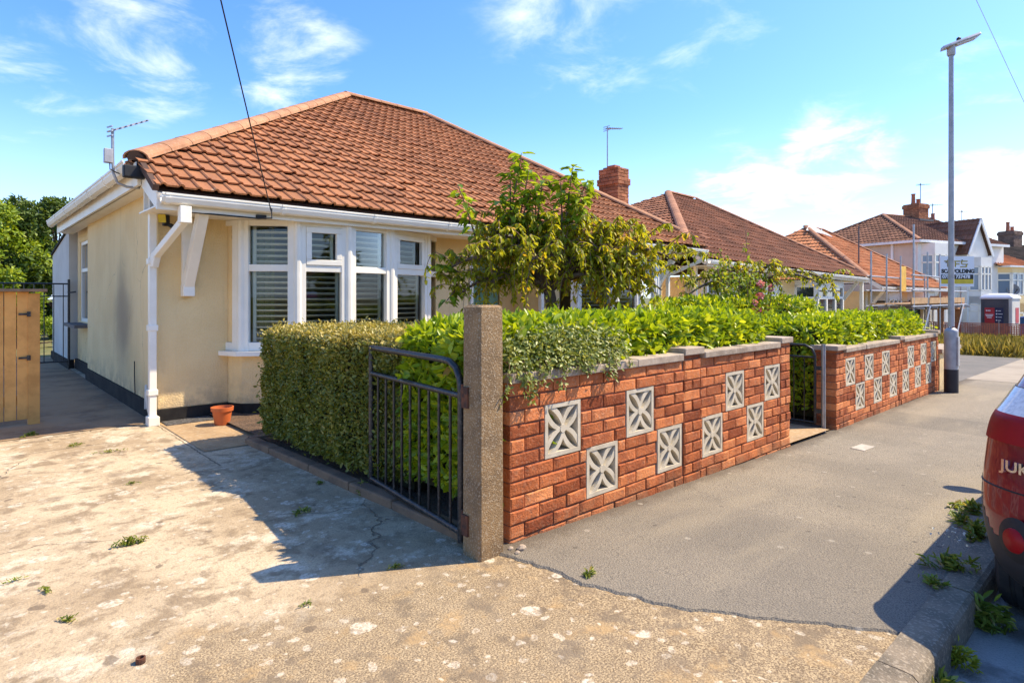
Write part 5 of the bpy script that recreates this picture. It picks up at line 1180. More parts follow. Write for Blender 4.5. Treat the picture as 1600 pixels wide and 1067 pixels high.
# two storey house, turned with the bend of the road; built in its own axes: x along its front, y into the house
RZ = math.atan2(-.316, .949)
h4 = thing('semi_detached_house', 'white two storey house with hipped brown roof and steep front gable', 'house', (0, 0, 0), local=True)
EZ, GR = 4.35, -1.1
mb = MB(); mb.box(0.02, 8.2, 0.02, 8.0, GR, EZ); mb.build('wall', MT['beigerender'], h4)  # side away from the sun: its shade is put into the beige colour
mb = MB(); mb.box(-.0, 8.2, -.03, .06, GR, EZ + .02); mb.build('front_wall', MT['whiterender'], h4)
mb = MB()
for (x, y) in ((-.02, .06), (-.02, 1.3)): mb.box(x - .05, x + .04, y, y + .12, GR, EZ)
mb.build('downpipe', MT['upvc_far'], h4)
ex = .3
A, B = Vector((-ex, -ex, EZ)), Vector((8.2, -ex, EZ)); Cb = Vector((-ex, 8.3, EZ)); K1 = Vector((3.1, 4.0, 6.40)); K2 = Vector((8.2, 4.0, 6.40)); Db = Vector((8.2, 8.3, EZ))
r4 = roof_plane([Cb, A, K1], (0, -1, 0), MT['tile_far'], 'roof', h4, roll=.24, gauge=.33, step=.045, h=.045)
roof_plane([A, B, K2, K1], (1, 0, 0), MT['tile_far'], 'roof', h4, roll=.24, gauge=.33, step=.045, h=.045)
mb = MB(); mb.add([Cb, K1, K2, Db], [(0, 1, 2, 3)]); mb.build('rear_roof', MT['tile_far'], h4)
mb = MB(); u = Vector((0, 0, .04)); hip_line(mb, A + u, K1 + u); hip_line(mb, K1 + u, K2 + u); hip_line(mb, Cb + u, K1 + u); mb.build('hip_tiles', MT['hip_brown'], h4)
mb = MB(); mb.box(-.36, -.28, -.36, 8.3, EZ - .12, EZ + .02); mb.box(-.28, 8.2, -.36, -.28, EZ - .12, EZ + .02); mb.build('gutter', MT['upvc_far'], h4)
# steep gabled front wing
gx0, gx1, gy, gzf, gza = 3.55, 5.75, -.55, 3.75, 5.72; gxm = (gx0 + gx1) / 2
mb = MB(); mb.box(gx0 + .1, gx1 - .1, gy + .05, .05, GR, gzf); mb.extr([(gx0 + .1, gy + .05, gzf), (gx1 - .1, gy + .05, gzf), (gxm, gy + .05, gza - .15)], (0, .5, 0)); mb.build('gable_wall', MT['whiterender'], h4)
roof_plane([(gx0 - .1, 4.0, gzf - .1), (gx0 - .1, gy - .15, gzf - .1), (gxm, gy - .15, gza), (gxm, 4.0, gza)], (0, -1, 0), MT['tile_far'], 'gable_roof', h4, roll=.24, gauge=.33, step=.045, h=.045)
roof_plane([(gx1 + .1, gy - .15, gzf - .1), (gx1 + .1, 4.0, gzf - .1), (gxm, 4.0, gza), (gxm, gy - .15, gza)], (0, 1, 0), MT['tile_far'], 'gable_roof', h4, roll=.24, gauge=.33, step=.045, h=.045)
mb = MB()
for xx in (gx0 - .1, gx1 + .1): mb.bar((xx, gy - .14, gzf - .16), (gxm, gy - .14, gza - .06), .05, .16)
mb.build('barge_board', MT['upvc_far'], h4)
bay(h4, .3, 2.5, -.03, .5, GR, 2.2, 3.6, 4.2, 'farglass'); bay(h4, .3, 2.5, -.03, .5, GR, -.2, 1.2, 1.6, 'farglass')
bay(h4, gx0 + .25, gx1 - .25, gy + .05, .45, GR, 1.6, 3.0, 3.5, 'farglass'); bay(h4, gx0 + .25, gx1 - .25, gy + .05, .45, GR, -.4, .9, 1.3, 'farglass')
def stack(parent, x0, x1, y0, y1, z0, z1, m='chimbrick', pots=2, mo='mortar_lt'):
    c = MB(); ch_ = .11
    for (a, d, n, ln) in (((x0, y0, 0), (1, 0, 0), (0, -1, 0), x1-x0), ((x0, y1, 0), (0, -1, 0), (-1, 0, 0), y1-y0), ((x1, y0, 0), (0, 1, 0), (1, 0, 0), y1-y0)):
        bricks(c, a, d, n, ln, z0, z1, th=.06, rough_=.003)
        an = Vector(a) + Vector(n) * .05 - Vector(d) * .05; bricks(c, an, d, n, ln + .10, z1 - .30, z1 - .08, th=.08, rough_=.003)
    c.box(x0 + .02, x1 - .02, y0 + .02, y1 - .02, z0, z1 - .01, m=1)
    o = c.build('chimney', [MT[m], MT[mo]], parent)
    for i in range(pots):
        p = MB(); xx = x0 + (x1 - x0) * (i + .5) / pots; k = .3 if i % 2 else .6
        p.lathe([(.14, 0), (.15, .06), (.12, .08), (.105, k), (.13, k + .02), (.13, k + .07), (.09, k + .07), (.09, k - .1)], (xx, (y0 + y1) / 2, z1 - .01), 14); p.build('chimney_pot', MT['pot'], o)
    return o
stack(r4, 5.7, 6.7, 3.4, 4.4, 5.6, 7.25)
mb = MB(); mb.box(5.5, 6.9, 3.2, 4.0, 6.1, 6.22); mb.build('flashing', MT['slate'], r4)
h4.location = (38.6, 9.0, 0); h4.rotation_euler = (0, 0, RZ)
# terraced houses further along
h5 = thing('terraced_house', 'far cream terraced houses with bay windows and orange and dark roofs at the right edge', 'house', (0, 0, 0), local=True)
mb = MB(); mb.box(0, 20, 0, 8, -1.6, 3.15); mb.build('wall', MT['beigerender'], h5)
def r5(x0, x1, m):
    roof_plane([(x0, -.35, 3.1), (x1, -.35, 3.1), (x1, 4, 5.0), (x0, 4, 5.0)], (1, 0, 0), MT[m], 'roof', h5, roll=.26, gauge=.36, step=.05, h=.05)
    mb = MB(); mb.add([(x0, 8.2, 3.1), (x0, 4, 5.0), (x1, 4, 5.0), (x1, 8.2, 3.1)], [(0, 1, 2, 3)]); mb.build('rear_roof', MT[m], h5)
r5(0, 4.4, 'tile_orange'); r5(4.45, 20, 'tile_dark')
mb = MB(); mb.add([(0, 0, 3.1), (0, 8, 3.1), (0, 4, 4.95)], [(0, 1, 2)]); mb.add([(4.42, -.3, 3.1), (4.42, 4, 5.05), (4.42, 8, 3.1)], [(0, 1, 2)]); mb.build('party_gable', MT['beigerender'], h5)
for i in range(5):
    x = .4 + i * 4.0
    bay(h5, x, x + 2.6, 0.0, .6, -1.6, 1.35, 2.7, 3.1, 'farglass', 'cream'); bay(h5, x, x + 2.6, 0, .6, -1.6, -.9, .35, .9, 'farglass', 'cream')
    flat_window(h5, x + 2.8, x + 3.7, 0, 1.4, 2.7, 1, 'farglass')
    mb = MB(); mb.box(x - .1, x + 2.7, -.75, 0, 3.02, 3.12); mb.build('bay_roof', MT['upvc_far'], h5)
stack(h5, .5, 1.2, 3.4, 4.4, 4.0, 6.1, 'greybrick', 1); stack(h5, 4.2, 5.3, 3.4, 4.6, 4.0, 6.0, 'greybrick', 0); stack(h5, 9.5, 10.6, 3.5, 4.5, 4.0, 6.0, 'greybrick', 2)
h5.location = (45.4, 6.75, 0); h5.rotation_euler = (0, 0, RZ)
def far_aerial(label, x, y, z0, z1, bx):
    aerial('tv_aerial', label, (x, y, z0), [(x, y, z0), (x, y, z1)], (x - .1, y + .1, z1 - .1), (x + bx, y - .3, z1 + .0), 7, .16, MT['slate'])
far_aerial('tv aerial on the brick chimney of the white two storey house', 45.8, 10.5, 7.2, 8.6, .9)
far_aerial('leftmost aerial over the far terrace roofs', 46.5, 10.0, 6.0, 7.3, 1.2)
far_aerial('aerial over the dark terrace roof', 50.6, 9.2, 6.0, 7.2, 1.4)
def dish(label, x, y, z):
    t = thing('satellite_dish', label, 'satellite dish', (x, y, z))
    mb = MB(); n = 20; d = Vector((-.8, -.55, .25)).normalized(); a = d.cross(Vector((0, 0, 1))).normalized(); b_ = a.cross(d)
    c = Vector((x, y, z)); vs = [c - d * .06]; 
    for r, o in ((.15, -.04), (.34, .02)):
        for i in range(n): an = 2*math.pi*i/n; vs.append(c + (a * math.cos(an) + b_ * math.sin(an)) * r + d * o)
    f = [(0, 1 + i, 1 + (i+1) % n) for i in range(n)] + [(1 + i, 1 + n + i, 1 + n + (i+1) % n, 1 + (i+1) % n) for i in range(n)]
    mb.add(vs, f); mb.build('reflector', MT['dish'], t, smooth_=True)
    mb = MB(); mb.tube([c - b_ * .3, c + d * .35 - b_ * .12], .02, 6); mb.bar(c + d * .33 - b_ * .12, c + d * .42 - b_ * .1, .06, .06); mb.build('arm', MT['black'], t)
    mb = MB(); mb.tube([c - d * .06, c - d * .3, c - d * .35 - Vector((0, 0, .3))], .025, 6); mb.build('bracket', MT['black'], t)
dish('left satellite dish on the house fronts above the portable toilet', 42.9, 6.95, 1.70); dish('right satellite dish on the terrace front above the portable toilet', 46.1, 5.9, 1.70)

# ------------------------------------------------------------------ scaffold, sign, toilet, barrier, far cars
SZ = -.75
t = thing('scaffold', 'steel tube scaffold with board platform in front of the orange roofed bungalow', 'scaffold', (31, 6.6, SZ))
def pole(p, q, r=.03): 
    mb = MB(); mb.tube([p, q], r, 7); mb.build('pole', MT['steel'], t)
for i, x in enumerate((24.0, 25.8, 27.6, 29.4, 31.2)):
    for y in (5.7, 7.0):
        pole((x, y, SZ), (x, y, (3.75 if x == 24.0 and y < 6 else 2.9) if i != 4 else 2.3))
for y in (5.65, 7.05):
    for z in (.95, 1.5, 2.02): pole((23.6, y, z), (31.9, y, z))
for x in (24.05, 25.85, 27.65, 29.45, 31.25): pole((x, 5.4, .88), (x, 7.3, .88))
pole((28.0, 5.62, SZ), (29.4, 5.62, .95)); pole((29.5, 5.62, SZ), (31.2, 5.62, .95)); pole((24.2, 5.62, SZ), (25.8, 5.62, .95))
for k in range(5):
    mb = MB(); y = 5.75 + k * .24; mb.box(23.7, 31.8, y, y + .22, 1.0, 1.04); mb.build('board', MT['board'], t)
mb = MB(); mb.box(23.7, 31.8, 5.68, 5.72, 1.04, 1.25); mb.build('toe_board', MT['board'], t)
mb = MB(); mb.box(27.6, 28.3, 6.98, 7.0, 1.5, 2.5); mb.build('yellow_sheet', MT['yellow'], t)
mb = MB()
for x, z in ((28.9, 1.05), (29.5, 1.05), (30.3, 1.05)): mb.box(x, x + .5, 5.9, 6.3, z, z + random.uniform(.2, .45))
mb.build('stacked_tiles', MT['hiptile'], t)
# scaffold banner hung on the outer corner, facing back down the road
def text_mesh(body, size, name, mat, parent, origin, right, up, out, depth=.006, sx=1.0, bold=0.0, shear=0.0):
    cu = bpy.data.curves.new('txt', 'FONT'); cu.body = body; cu.size = size; cu.extrude = depth; cu.offset = bold; cu.shear = shear; cu.align_x = 'LEFT'
    o = bpy.data.objects.new('txt', cu); C.objects.link(o); bpy.context.view_layer.update()
    me = bpy.data.meshes.new_from_object(o.evaluated_get(bpy.context.evaluated_depsgraph_get())); bpy.data.objects.remove(o); bpy.data.curves.remove(cu)
    r, u, n = Vector(right).normalized(), Vector(up).normalized(), Vector(out).normalized(); off = OFF[parent.name] if parent else Vector((0, 0, 0))
    for v in me.vertices: v.co = Vector(origin) + r * v.co.x * sx + u * v.co.y + n * (v.co.z + depth) - off
    a = me.attributes.new('tint', 'FLOAT', 'FACE'); a.data.foreach_set('value', np.full(len(me.polygons), .5, dtype=np.float32))
    me.name = name; me.materials.clear(); me.materials.append(mat)
    ob = bpy.data.objects.new(name, me); C.objects.link(ob); ob.parent = parent; OFF[ob.name] = off
    return ob
KS = .78; O = Vector((26.42, 5.46, 1.655)); br = Vector((1.10, -.98, 0)); BW = 1.62; r_ = br.normalized(); n_ = Vector((r_.y, -r_.x, 0)); n_ = n_ if n_.x < 0 else -n_; BH = 1.42; z_ = Vector((0, 0, 1))
sg = thing('sign_board', 'white and yellow scaffolding company sign board hung on the scaffold', 'sign', tuple(O))
def panel(x0, x1, y0, y1, mat, name, off=0.0, th=.02):
    x0, x1, y0, y1 = (v_ * KS for v_ in (x0, x1, y0, y1)); mb = MB(); p = O + r_ * x0 + z_ * y0 + n_ * off; q = r_ * (x1 - x0); v = z_ * (y1 - y0); d = n_ * th
    mb.add([p, p + q, p + q + v, p + v, p + d, p + q + d, p + q + v + d, p + v + d], [(3, 2, 1, 0), (4, 5, 6, 7), (0, 1, 5, 4), (1, 2, 6, 5), (2, 3, 7, 6), (3, 0, 4, 7)]); return mb.build(name, mat, sg)
panel(0, BW, 0, BH, MT['signwhite'], 'board'); panel(.05, BW - .04, .13, .34, MT['signyellow'], 'yellow_band', .02, .006); panel(.05, BW - .04, .34, .565, MT['signblack'], 'black_band', .02, .008)
text_mesh('07500 737478', .22 * KS, 'phone_number', MT['signwhite'], sg, O + r_ * .09 * KS + z_ * .385 * KS + n_ * .028, r_, z_, n_, .004, sx=1.04, bold=.006)
text_mesh('SCAFFOLDING', .25 * KS, 'lettering', MT['signblack'], sg, O + r_ * .06 * KS + z_ * .635 * KS + n_ * .021, r_, z_, n_, .004, sx=.95, bold=.010)
LBO = .020
def lb2(*a):
    global LBO
    LBO = .029; lb(*a); LBO = .020
mb = MB()
def lb(x0, x1, y0, y1):
    x0, x1, y0, y1 = (v_ * KS for v_ in (x0, x1, y0, y1))
    p = O + r_ * x0 + z_ * y0 + n_ * LBO; q = r_ * (x1 - x0); v = z_ * (y1 - y0); d = n_ * .008
    mb.add([p, p + q, p + q + v, p + v, p + d, p + q + d, p + q + v + d, p + v + d], [(3, 2, 1, 0), (4, 5, 6, 7), (0, 1, 5, 4), (1, 2, 6, 5), (2, 3, 7, 6), (3, 0, 4, 7)], .5)
for r4_ in [(.20, .58, 1.16, 1.21), (.34, .39, .92, 1.155), (.26, .31, 1.10, 1.155), (.34, .39, 1.215, 1.26), (.66, .94, 1.16, 1.21), (.70, .75, .92, 1.155), (.755, .92, 1.03, 1.075), (.98, 1.30, 1.16, 1.21), (1.0, 1.05, 1.05, 1.155), (1.055, 1.32, 1.02, 1.065), (1.22, 1.27, .90, 1.015), (.95, 1.215, .90, .945), (1.02, 1.07, 1.215, 1.26)]: lb(*r4_)
mb.build('logo', MT['signblack'], sg)
mb = MB()
for r4_ in [(.205, .575, 1.172, 1.198), (.352, .378, .93, 1.155), (.665, .935, 1.172, 1.198), (.712, .738, .93, 1.155), (.755, .91, 1.042, 1.063), (.985, 1.295, 1.172, 1.198), (1.012, 1.038, 1.05, 1.155), (1.055, 1.31, 1.032, 1.053), (1.232, 1.258, .905, 1.015), (.955, 1.215, .912, .933)]: lb2(*r4_)
mb.build('logo', MT['signyellow'], sg)
# portable toilet
PX_, PY_ = 34.5, 4.86; pz = gz(34.6) - .1; pr = Vector((-.124, -.992, 0)); pf = Vector((-.992, .124, 0)); W2 = .56
t = thing('portable_toilet', 'dark grey portable toilet cabin with white roof behind the barrier mesh', 'portable toilet', (PX_, PY_, pz))
def pp_(a, b_, z): return Vector((PX_, PY_, pz + z)) + pr * a + pf * b_
def pbox(mb, a0, a1, b0, b1, z0, z1):
    mb.add([pp_(a0,b0,z0), pp_(a1,b0,z0), pp_(a1,b1,z0), pp_(a0,b1,z0), pp_(a0,b0,z1), pp_(a1,b0,z1), pp_(a1,b1,z1), pp_(a0,b1,z1)], [(0,3,2,1),(4,5,6,7),(0,1,5,4),(1,2,6,5),(2,3,7,6),(3,0,4,7)])
mb = MB(); pbox(mb, -W2, W2 - .13, -W2, W2, .12, 2.05); pbox(mb, -W2 + .03, -W2 + .09, W2, W2 + .02, .2, 2.0); pbox(mb, .24, .29, W2, W2 + .02, .2, 2.0); mb.build('cabin', MT['looegrey'], t, bevel=.03)
mb = MB(); pbox(mb, W2 - .128, W2, -W2, W2, .12, 2.05); mb.build('side_panel', MT['offwhite'], t, bevel=.03)
mb = MB(); ring = [(-1, -1), (1, -1), (1, 1), (-1, 1)]; vs = []
for k, z in ((1.06, 2.05), (1.08, 2.12), (.85, 2.24), (.35, 2.30)): vs += [pp_(a * W2 * k, b_ * W2 * k, z) for a, b_ in ring]
mb.add(vs, [(i*4+j, i*4+(j+1) % 4, (i+1)*4+(j+1) % 4, (i+1)*4+j) for i in range(3) for j in range(4)] + [(12, 13, 14, 15)]); mb.build('roof', MT['signwhite'], t, bevel=.03)
mb = MB(); pbox(mb, -W2 - .05, W2 + .05, -W2 - .05, W2 + .05, 0, .12); mb.build('base', MT['black'], t)
mb = MB(); pbox(mb, -.41, -.05, W2 + .022, W2 + .03, .98, 1.66); rp = mb.build('red_notice', MT['red_panel'], t)
mb = MB(); pbox(mb, -.04, .27, W2 + .022, W2 + .03, .98, 1.66); npn = mb.build('navy_notice', MT['navy_panel'], t)
mb = MB(); pbox(mb, W2 + .001, W2 + .01, -.35, .1, .98, 1.66); mb.build('side_notice', MT['red_panel'], t)
mb = MB()
for k in range(3): pbox(mb, -.36 + .06 * k, -.32 + .06 * k, W2 + .03, W2 + .034, 1.50, 1.56)
for z, a in ((1.33, .17), (1.27, .14), (1.20, .10)): pbox(mb, -.24 - a*.85, -.24 + a*.85, W2 + .03, W2 + .034, z, z + .035)
mb.build('pictogram', MT['signwhite'], rp)
mb = MB()
for k in range(4): pbox(mb, 0.0, .05, W2 + .03, W2 + .034, 1.08 + .14 * k, 1.13 + .14 * k); pbox(mb, .08, .18 + .03 * (k % 3), W2 + .03, W2 + .034, 1.09 + .14 * k, 1.115 + .14 * k)
mb.build_each('pictogram', MT['signwhite'], npn)
# barrier mesh on pins
t = thing('barrier_fence', 'sagging orange red plastic barrier mesh in front of the portable toilet', 'barrier', (31, 4.5, -.7))
mb = MB(); n = 60; pa, pb = Vector((29.6, 6.6, 0)), Vector((33.6, 2.4, 0)); pd = (pb - pa)
for i in range(n):
    p = pa + pd * (i / n); q = pa + pd * ((i + .45) / n); zb = gz(p.x) - .1
    mb.add([(p.x, p.y, zb + .05), (q.x, q.y, zb + .05), (q.x, q.y, zb + .92 + .05 * math.sin(i * .5)), (p.x, p.y, zb + .92 + .05 * math.sin(i * .5 - .2))], [(0, 1, 2, 3)])
for k in range(12):
    for i in range(n):
        p = pa + pd * (i / n) - Vector((.004, .004, 0)); q = pa + pd * ((i + 1) / n) - Vector((.004, .004, 0)); z = gz(p.x) - .05 + k * .078
        mb.add([(p.x, p.y, z), (q.x, q.y, z), (q.x, q.y, z + .045), (p.x, p.y, z + .045)], [(0, 1, 2, 3)])
mb.build('mesh', MT['barrier'], t)
for i in range(5):
    p = pa + pd * (i / 4); mb = MB(); mb.tube([(p.x, p.y, -1.0), (p.x, p.y, .3)], .012, 6); mb.build('pin', MT['steel'], t)
# dry grass verge
k = 15000; gx_ = RNG.uniform(20.4, 30.5, k); gyv = RNG.uniform(2.45, 6.6, k); m = (gyv - 2.45) < 8; ok = RNG.random(k) < np.clip(.5 + .5 * np.sin(gx_ * 2.1) * np.cos(gyv * 2.7) + .4, 0, 1)
gx_, gyv = gx_[ok], gyv[ok]; k = len(gx_); gzv = np.interp(gx_, GX, GZ) - .03
lv = Leaves(); lv.add(np.stack([gx_, gyv, gzv], 1), unit(RNG.normal(0, .35, (k, 3)) + np.array([0, 0, 1])), unit(RNG.normal(0, 1, (k, 3))), RNG.uniform(.15, .55, k), RNG.uniform(.012, .03, k), RNG.beta(2, 2, k), droop=.25)
tag(lv.build('dry_grass', MT['drygrass'], None, origin=(25, 4, -.4), kind='stuff'), 'tall dry yellow grass verge in front of the barrier mesh', 'grass')
sheet('verge', 20.2, 34, 2.36, 9, 0.0, MT['grassland'], 20, 4)

def shoot_plant(name, label, c, n, h, spread, mat, ln=.07, cat='shrub', group=None, w=.5, up=.3, stemm='stem'):
    t = thing(name, label, cat, c, group); lv = Leaves(); sm = MB(); rd = random.Random(int(c[0] * 100 + c[1] * 17))
    for i in range(n):
        b_ = Vector(c) + Vector((rd.uniform(-.3, .3) * spread, rd.uniform(-.3, .3) * spread, 0)); e = Vector(c) + Vector((rd.uniform(-1, 1) * spread, rd.uniform(-1, 1) * spread, h * rd.uniform(.45, 1)))
        pts = bez(b_, (b_ + e) / 2 + Vector((0, 0, h * .2)), e, 5); sm.tube(pts, .006, 5); k = int(30 + h * 40); u = RNG.random(k) * .85 + .15
        pp = np.array([tuple(along(pts, v)) for v in u]) + RNG.normal(0, .035, (k, 3))
        lv.add(pp, unit(RNG.normal(0, 1, (k, 3)) + np.array([0, 0, up])), unit(RNG.normal(0, .5, (k, 3)) + np.array([0, 0, 1])), RNG.uniform(.6, 1.2, k) * ln, RNG.uniform(.6, 1.2, k) * ln * w, RNG.random(k))
    lv.build('foliage', mat, t); stuff(sm.build('stems', MT[stemm], t))
shoot_plant('garden_shrub', 'loose green shrub behind the low wall beside the lamp post', (11.45, 3.0, -.1), 26, 1.0, .5, MT['laurel'], .07)
shoot_plant('garden_shrub', 'leafy shrub against the front of the brown roofed bungalow', (10.6, 5.3, -.1), 40, 1.55, .9, MT['bush'], .07)

# trees beyond the side passage
def bushy_tree(name, label, base, h, rx, ry, n, mat, ln, blobs=26, seed=1, tr=.12, zlo=.12, cat='tree', group='trees behind the bungalow'):
    t = thing(name, label, cat, base, group); rd = np.random.default_rng(seed); b = np.array(base)
    mb = MB(); mb.tube([Vector(base) - Vector((0, 0, .1)), Vector(base) + Vector((.05, 0, h * .4)), Vector(base) + Vector((.0, .1, h * .8))], [tr, tr * .7, tr * .2], 8)
    cs = []
    for i in range(blobs):
        zc = zlo + (1 - zlo) * rd.random(); w = math.sqrt(max(.05, 1 - (abs(zc - .42) / .62) ** 2)); a = rd.uniform(0, 2*math.pi); r = rd.random() ** .6 * w
        c = b + np.array([math.cos(a) * rx * r, math.sin(a) * ry * r, zc * h * .92]); cs.append((c, rd.uniform(.16, .34) * min(rx, h * .5) * 1.15))
        mb.tube([Vector(base) + Vector((0, 0, zc * h * .55)), Vector(c)], [tr * .25, .01], 5)
    mb.build('trunk', MT['bark'], t); P_ = []; Nn = []
    for c, r in cs:
        k = n // blobs; d = unit(rd.normal(0, 1, (k, 3))); P_.append(c + d * (r * (rd.random(k) ** .35))[:, None]); Nn.append(d)
    p = np.concatenate(P_); nn = np.concatenate(Nn); k = len(p); lv = Leaves()
    lv.add(p, unit(nn * .6 + rd.normal(0, .7, (k, 3))), unit(nn + rd.normal(0, .6, (k, 3)) + np.array([0, 0, .4])), rd.uniform(.6, 1.3, k) * ln, rd.uniform(.6, 1.3, k) * ln * .5, np.clip(rd.beta(2, 2.2, k) + .2 * wn(p, 1.5), 0, 1))
    lv.build('crown', mat, t); return t
bushy_tree('conifer_tree', 'tall dark conifer at the left behind the side passage', (2.25, 22.6, 0), 4.35, 1.35, 1.2, 15000, MT['conifer'], .15, 34, 2)
bushy_tree('leafy_tree', 'lighter green bushy tree at the left edge in front of the dark conifer', (1.05, 22.0, 0), 3.95, 1.25, 1.2, 12000, MT['bush'], .13, 30, 3)
bushy_tree('leafy_tree', 'dark green tree in the gap between the light bush and the conifer', (1.55, 24.8, 0), 4.5, 1.4, 1.2, 9000, MT['conifer'], .17, 26, 5)
bushy_tree('leafy_tree', 'bright low bush on the lawn seen through the iron gate', (1.2, 19.2, 0), 1.3, 1.1, .8, 5000, MT['bush'], .10, 18, 6)
sheet('back_lawn', -12, 6, 16.2, 60, 0.015, MT['grassland'], 10, 6)

for k_, (tx, ty, th, lab) in enumerate(OPP):
    bushy_tree('leafy_tree', lab + ', reflected in the bow window', (tx, ty, -.1), th, 2.6, 1.6, 6000, MT['conifer'], .22, 24, 20 + k_, group='trees across the road')
# weeds
def weed(name, label, x, y, z, r, h, n, mat, group, ln=.05, w=.28):
    kf = .62 if group == DW else .95; r *= kf; ln *= kf; h *= kf + .08
    t = thing(name, label, 'weed', (x, y, z), group); lv = Leaves(); a = RNG.uniform(0, 2*math.pi, n); q = RNG.random(n) ** .5; an_ = RNG.uniform(0, math.pi); st_ = RNG.uniform(1.2, 2.2); cl_ = np.clip(.55 + .6 * np.sin(a * RNG.integers(2, 4) + RNG.uniform(0, 6)), .15, 1.2)
    lx = np.cos(a) * r * q * cl_ * st_; ly = np.sin(a) * r * q * cl_ / st_
    p = np.stack([x + lx * math.cos(an_) - ly * math.sin(an_), y + lx * math.sin(an_) + ly * math.cos(an_), z + RNG.random(n) * h * (1 - q * .6)], 1)
    lv.add(p, unit(np.stack([np.cos(a) * (.4 + q), np.sin(a) * (.4 + q), RNG.uniform(.1, 1.2, n)], 1) + RNG.normal(0, .45, (n, 3))), unit(RNG.normal(0, .5, (n, 3)) + np.array([0, 0, 1])), ln * RNG.uniform(.35, 1.3, n), ln * w * RNG.uniform(.6, 1.3, n), RNG.random(n), droop=.3)
    lv.build('leaves', mat, t); return t
DW = 'weeds in the cracks of the concrete drive'
for (lab, x, y, r, h, n, ln) in [
    ('largest feathery weed clump in the middle of the sunlit drive', .675, 3.666, .10, .05, 260, .045), ('weed at the foot of the wooden gate post', .52, 7.15, .12, .05, 150, .045), ('yellowish weed along the crack near the left drive edge', .337, 2.973, .06, .018, 60, .035),
    ('small weed tuft by the left edge of the drive, second from the front', .297, 3.33, .045, .03, 70, .03), ('tiny weed at the very left edge of the drive', .204, 3.55, .03, .02, 40, .03), ('weed in the shadow of the privet hedge', 1.53, 3.50, .10, .03, 110, .04),
    ('weed on the drive edge beside the concrete post shadow', 1.547, 2.483, .05, .025, 90, .03), ('little bright weed where the asphalt edge meets the concrete', 2.155, 1.80, .035, .05, 90, .035), ('flat small weed on the brown worn concrete in front', 1.085, 2.442, .03, .015, 40, .03),
    ('weed in the slab joint far up the drive', .904, 4.83, .045, .02, 60, .035), ('long trail of weed in the crack below the wooden gate', .77, 6.405, .10, .03, 110, .035), ('dry brown green trail of weed across the far drive', .95, 5.95, .12, .02, 90, .035),
    ('weed tuft under the open drive gate', 2.0, 3.62, .09, .09, 200, .05), ('weed at the foot of the privet hedge by the edging', 1.86, 3.95, .05, .03, 70, .04)]:
    weed('weed', lab, x, y, .004, r, h, n, MT['weed'], DW, ln)
KW = 'weeds growing along the kerb'
for (lab, x, y, z, r, h, n, ln, mt) in [
    ('farthest kerb weed by the mirror shadow', 4.70, .80, .01, .12, .07, 150, .06, 'weed'), ('second farthest kerb weed, low and dark', 4.40, .80, .01, .09, .06, 120, .05, 'weed'), ('weed on the kerb top beside the red car', 4.15, .69, .01, .10, .10, 170, .06, 'weed'),
    ('white flowered weed in the car shadow on the kerb', 3.55, .69, .01, .11, .09, 190, .05, 'weed'), ('thin weed behind the kerb in the car shadow', 3.28, .70, .01, .06, .05, 80, .04, 'weed'),
    ('bright yellow green weed in the gutter at the kerb face', 2.88, .535, -.12, .06, .10, 240, .035, 'weedy'), ('grassy weed in the gutter nearest the camera', 2.60, .53, -.13, .07, .08, 130, .06, 'weed'), ('broad weed in the gutter by the car tyre', 3.32, .53, -.13, .12, .14, 240, .07, 'weed')]:
    o = weed('weed', lab, x, y, z + gz(x), r, h, n, MT[mt], KW, ln)
    if 'white' in lab:
        f = Leaves(); k = 26; p = np.stack([x + RNG.normal(0, .06, k), y + RNG.normal(0, .05, k), z + .1 + RNG.random(k) * .05], 1); f.add(p, unit(RNG.normal(0, 1, (k, 3))), unit(RNG.normal(0, .3, (k, 3)) + np.array([0, 0, 1])), np.full(k, .014), np.full(k, .012), RNG.random(k)); stuff(f.build('flowers', MT['whitepetal'], o))
mb = MB(); mb.lathe([(.016, 0), (.016, .02), (.011, .02), (.011, 0)], (.486, 2.461, .0), 12); tag(mb.build('pipe_stub', MT['rust'], None, origin=(.486, 2.461, 0)), 'short rusty pipe stub sticking out of the concrete', 'pipe stub')
rd = random.Random(8)
for i, (x, y, lab) in enumerate([(2.09, 2.26, 'small grey stone at the foot of the concrete post'), (2.13, 2.22, 'larger loose stone between post and asphalt'), (2.08, 2.20, 'loose dark chip on the concrete by the post')]):
    mb = MB(); r = .012 + .008 * (i == 1); mb.lathe([(0, 0), (r, .0), (r * 1.1, r * .6), (r * .5, r * 1.2), (0, r * 1.2)], (x, y, .005), 7, sx=1.3); tag(mb.build('stone', MT['coping'], None, origin=(x, y, 0)), lab, 'stone')

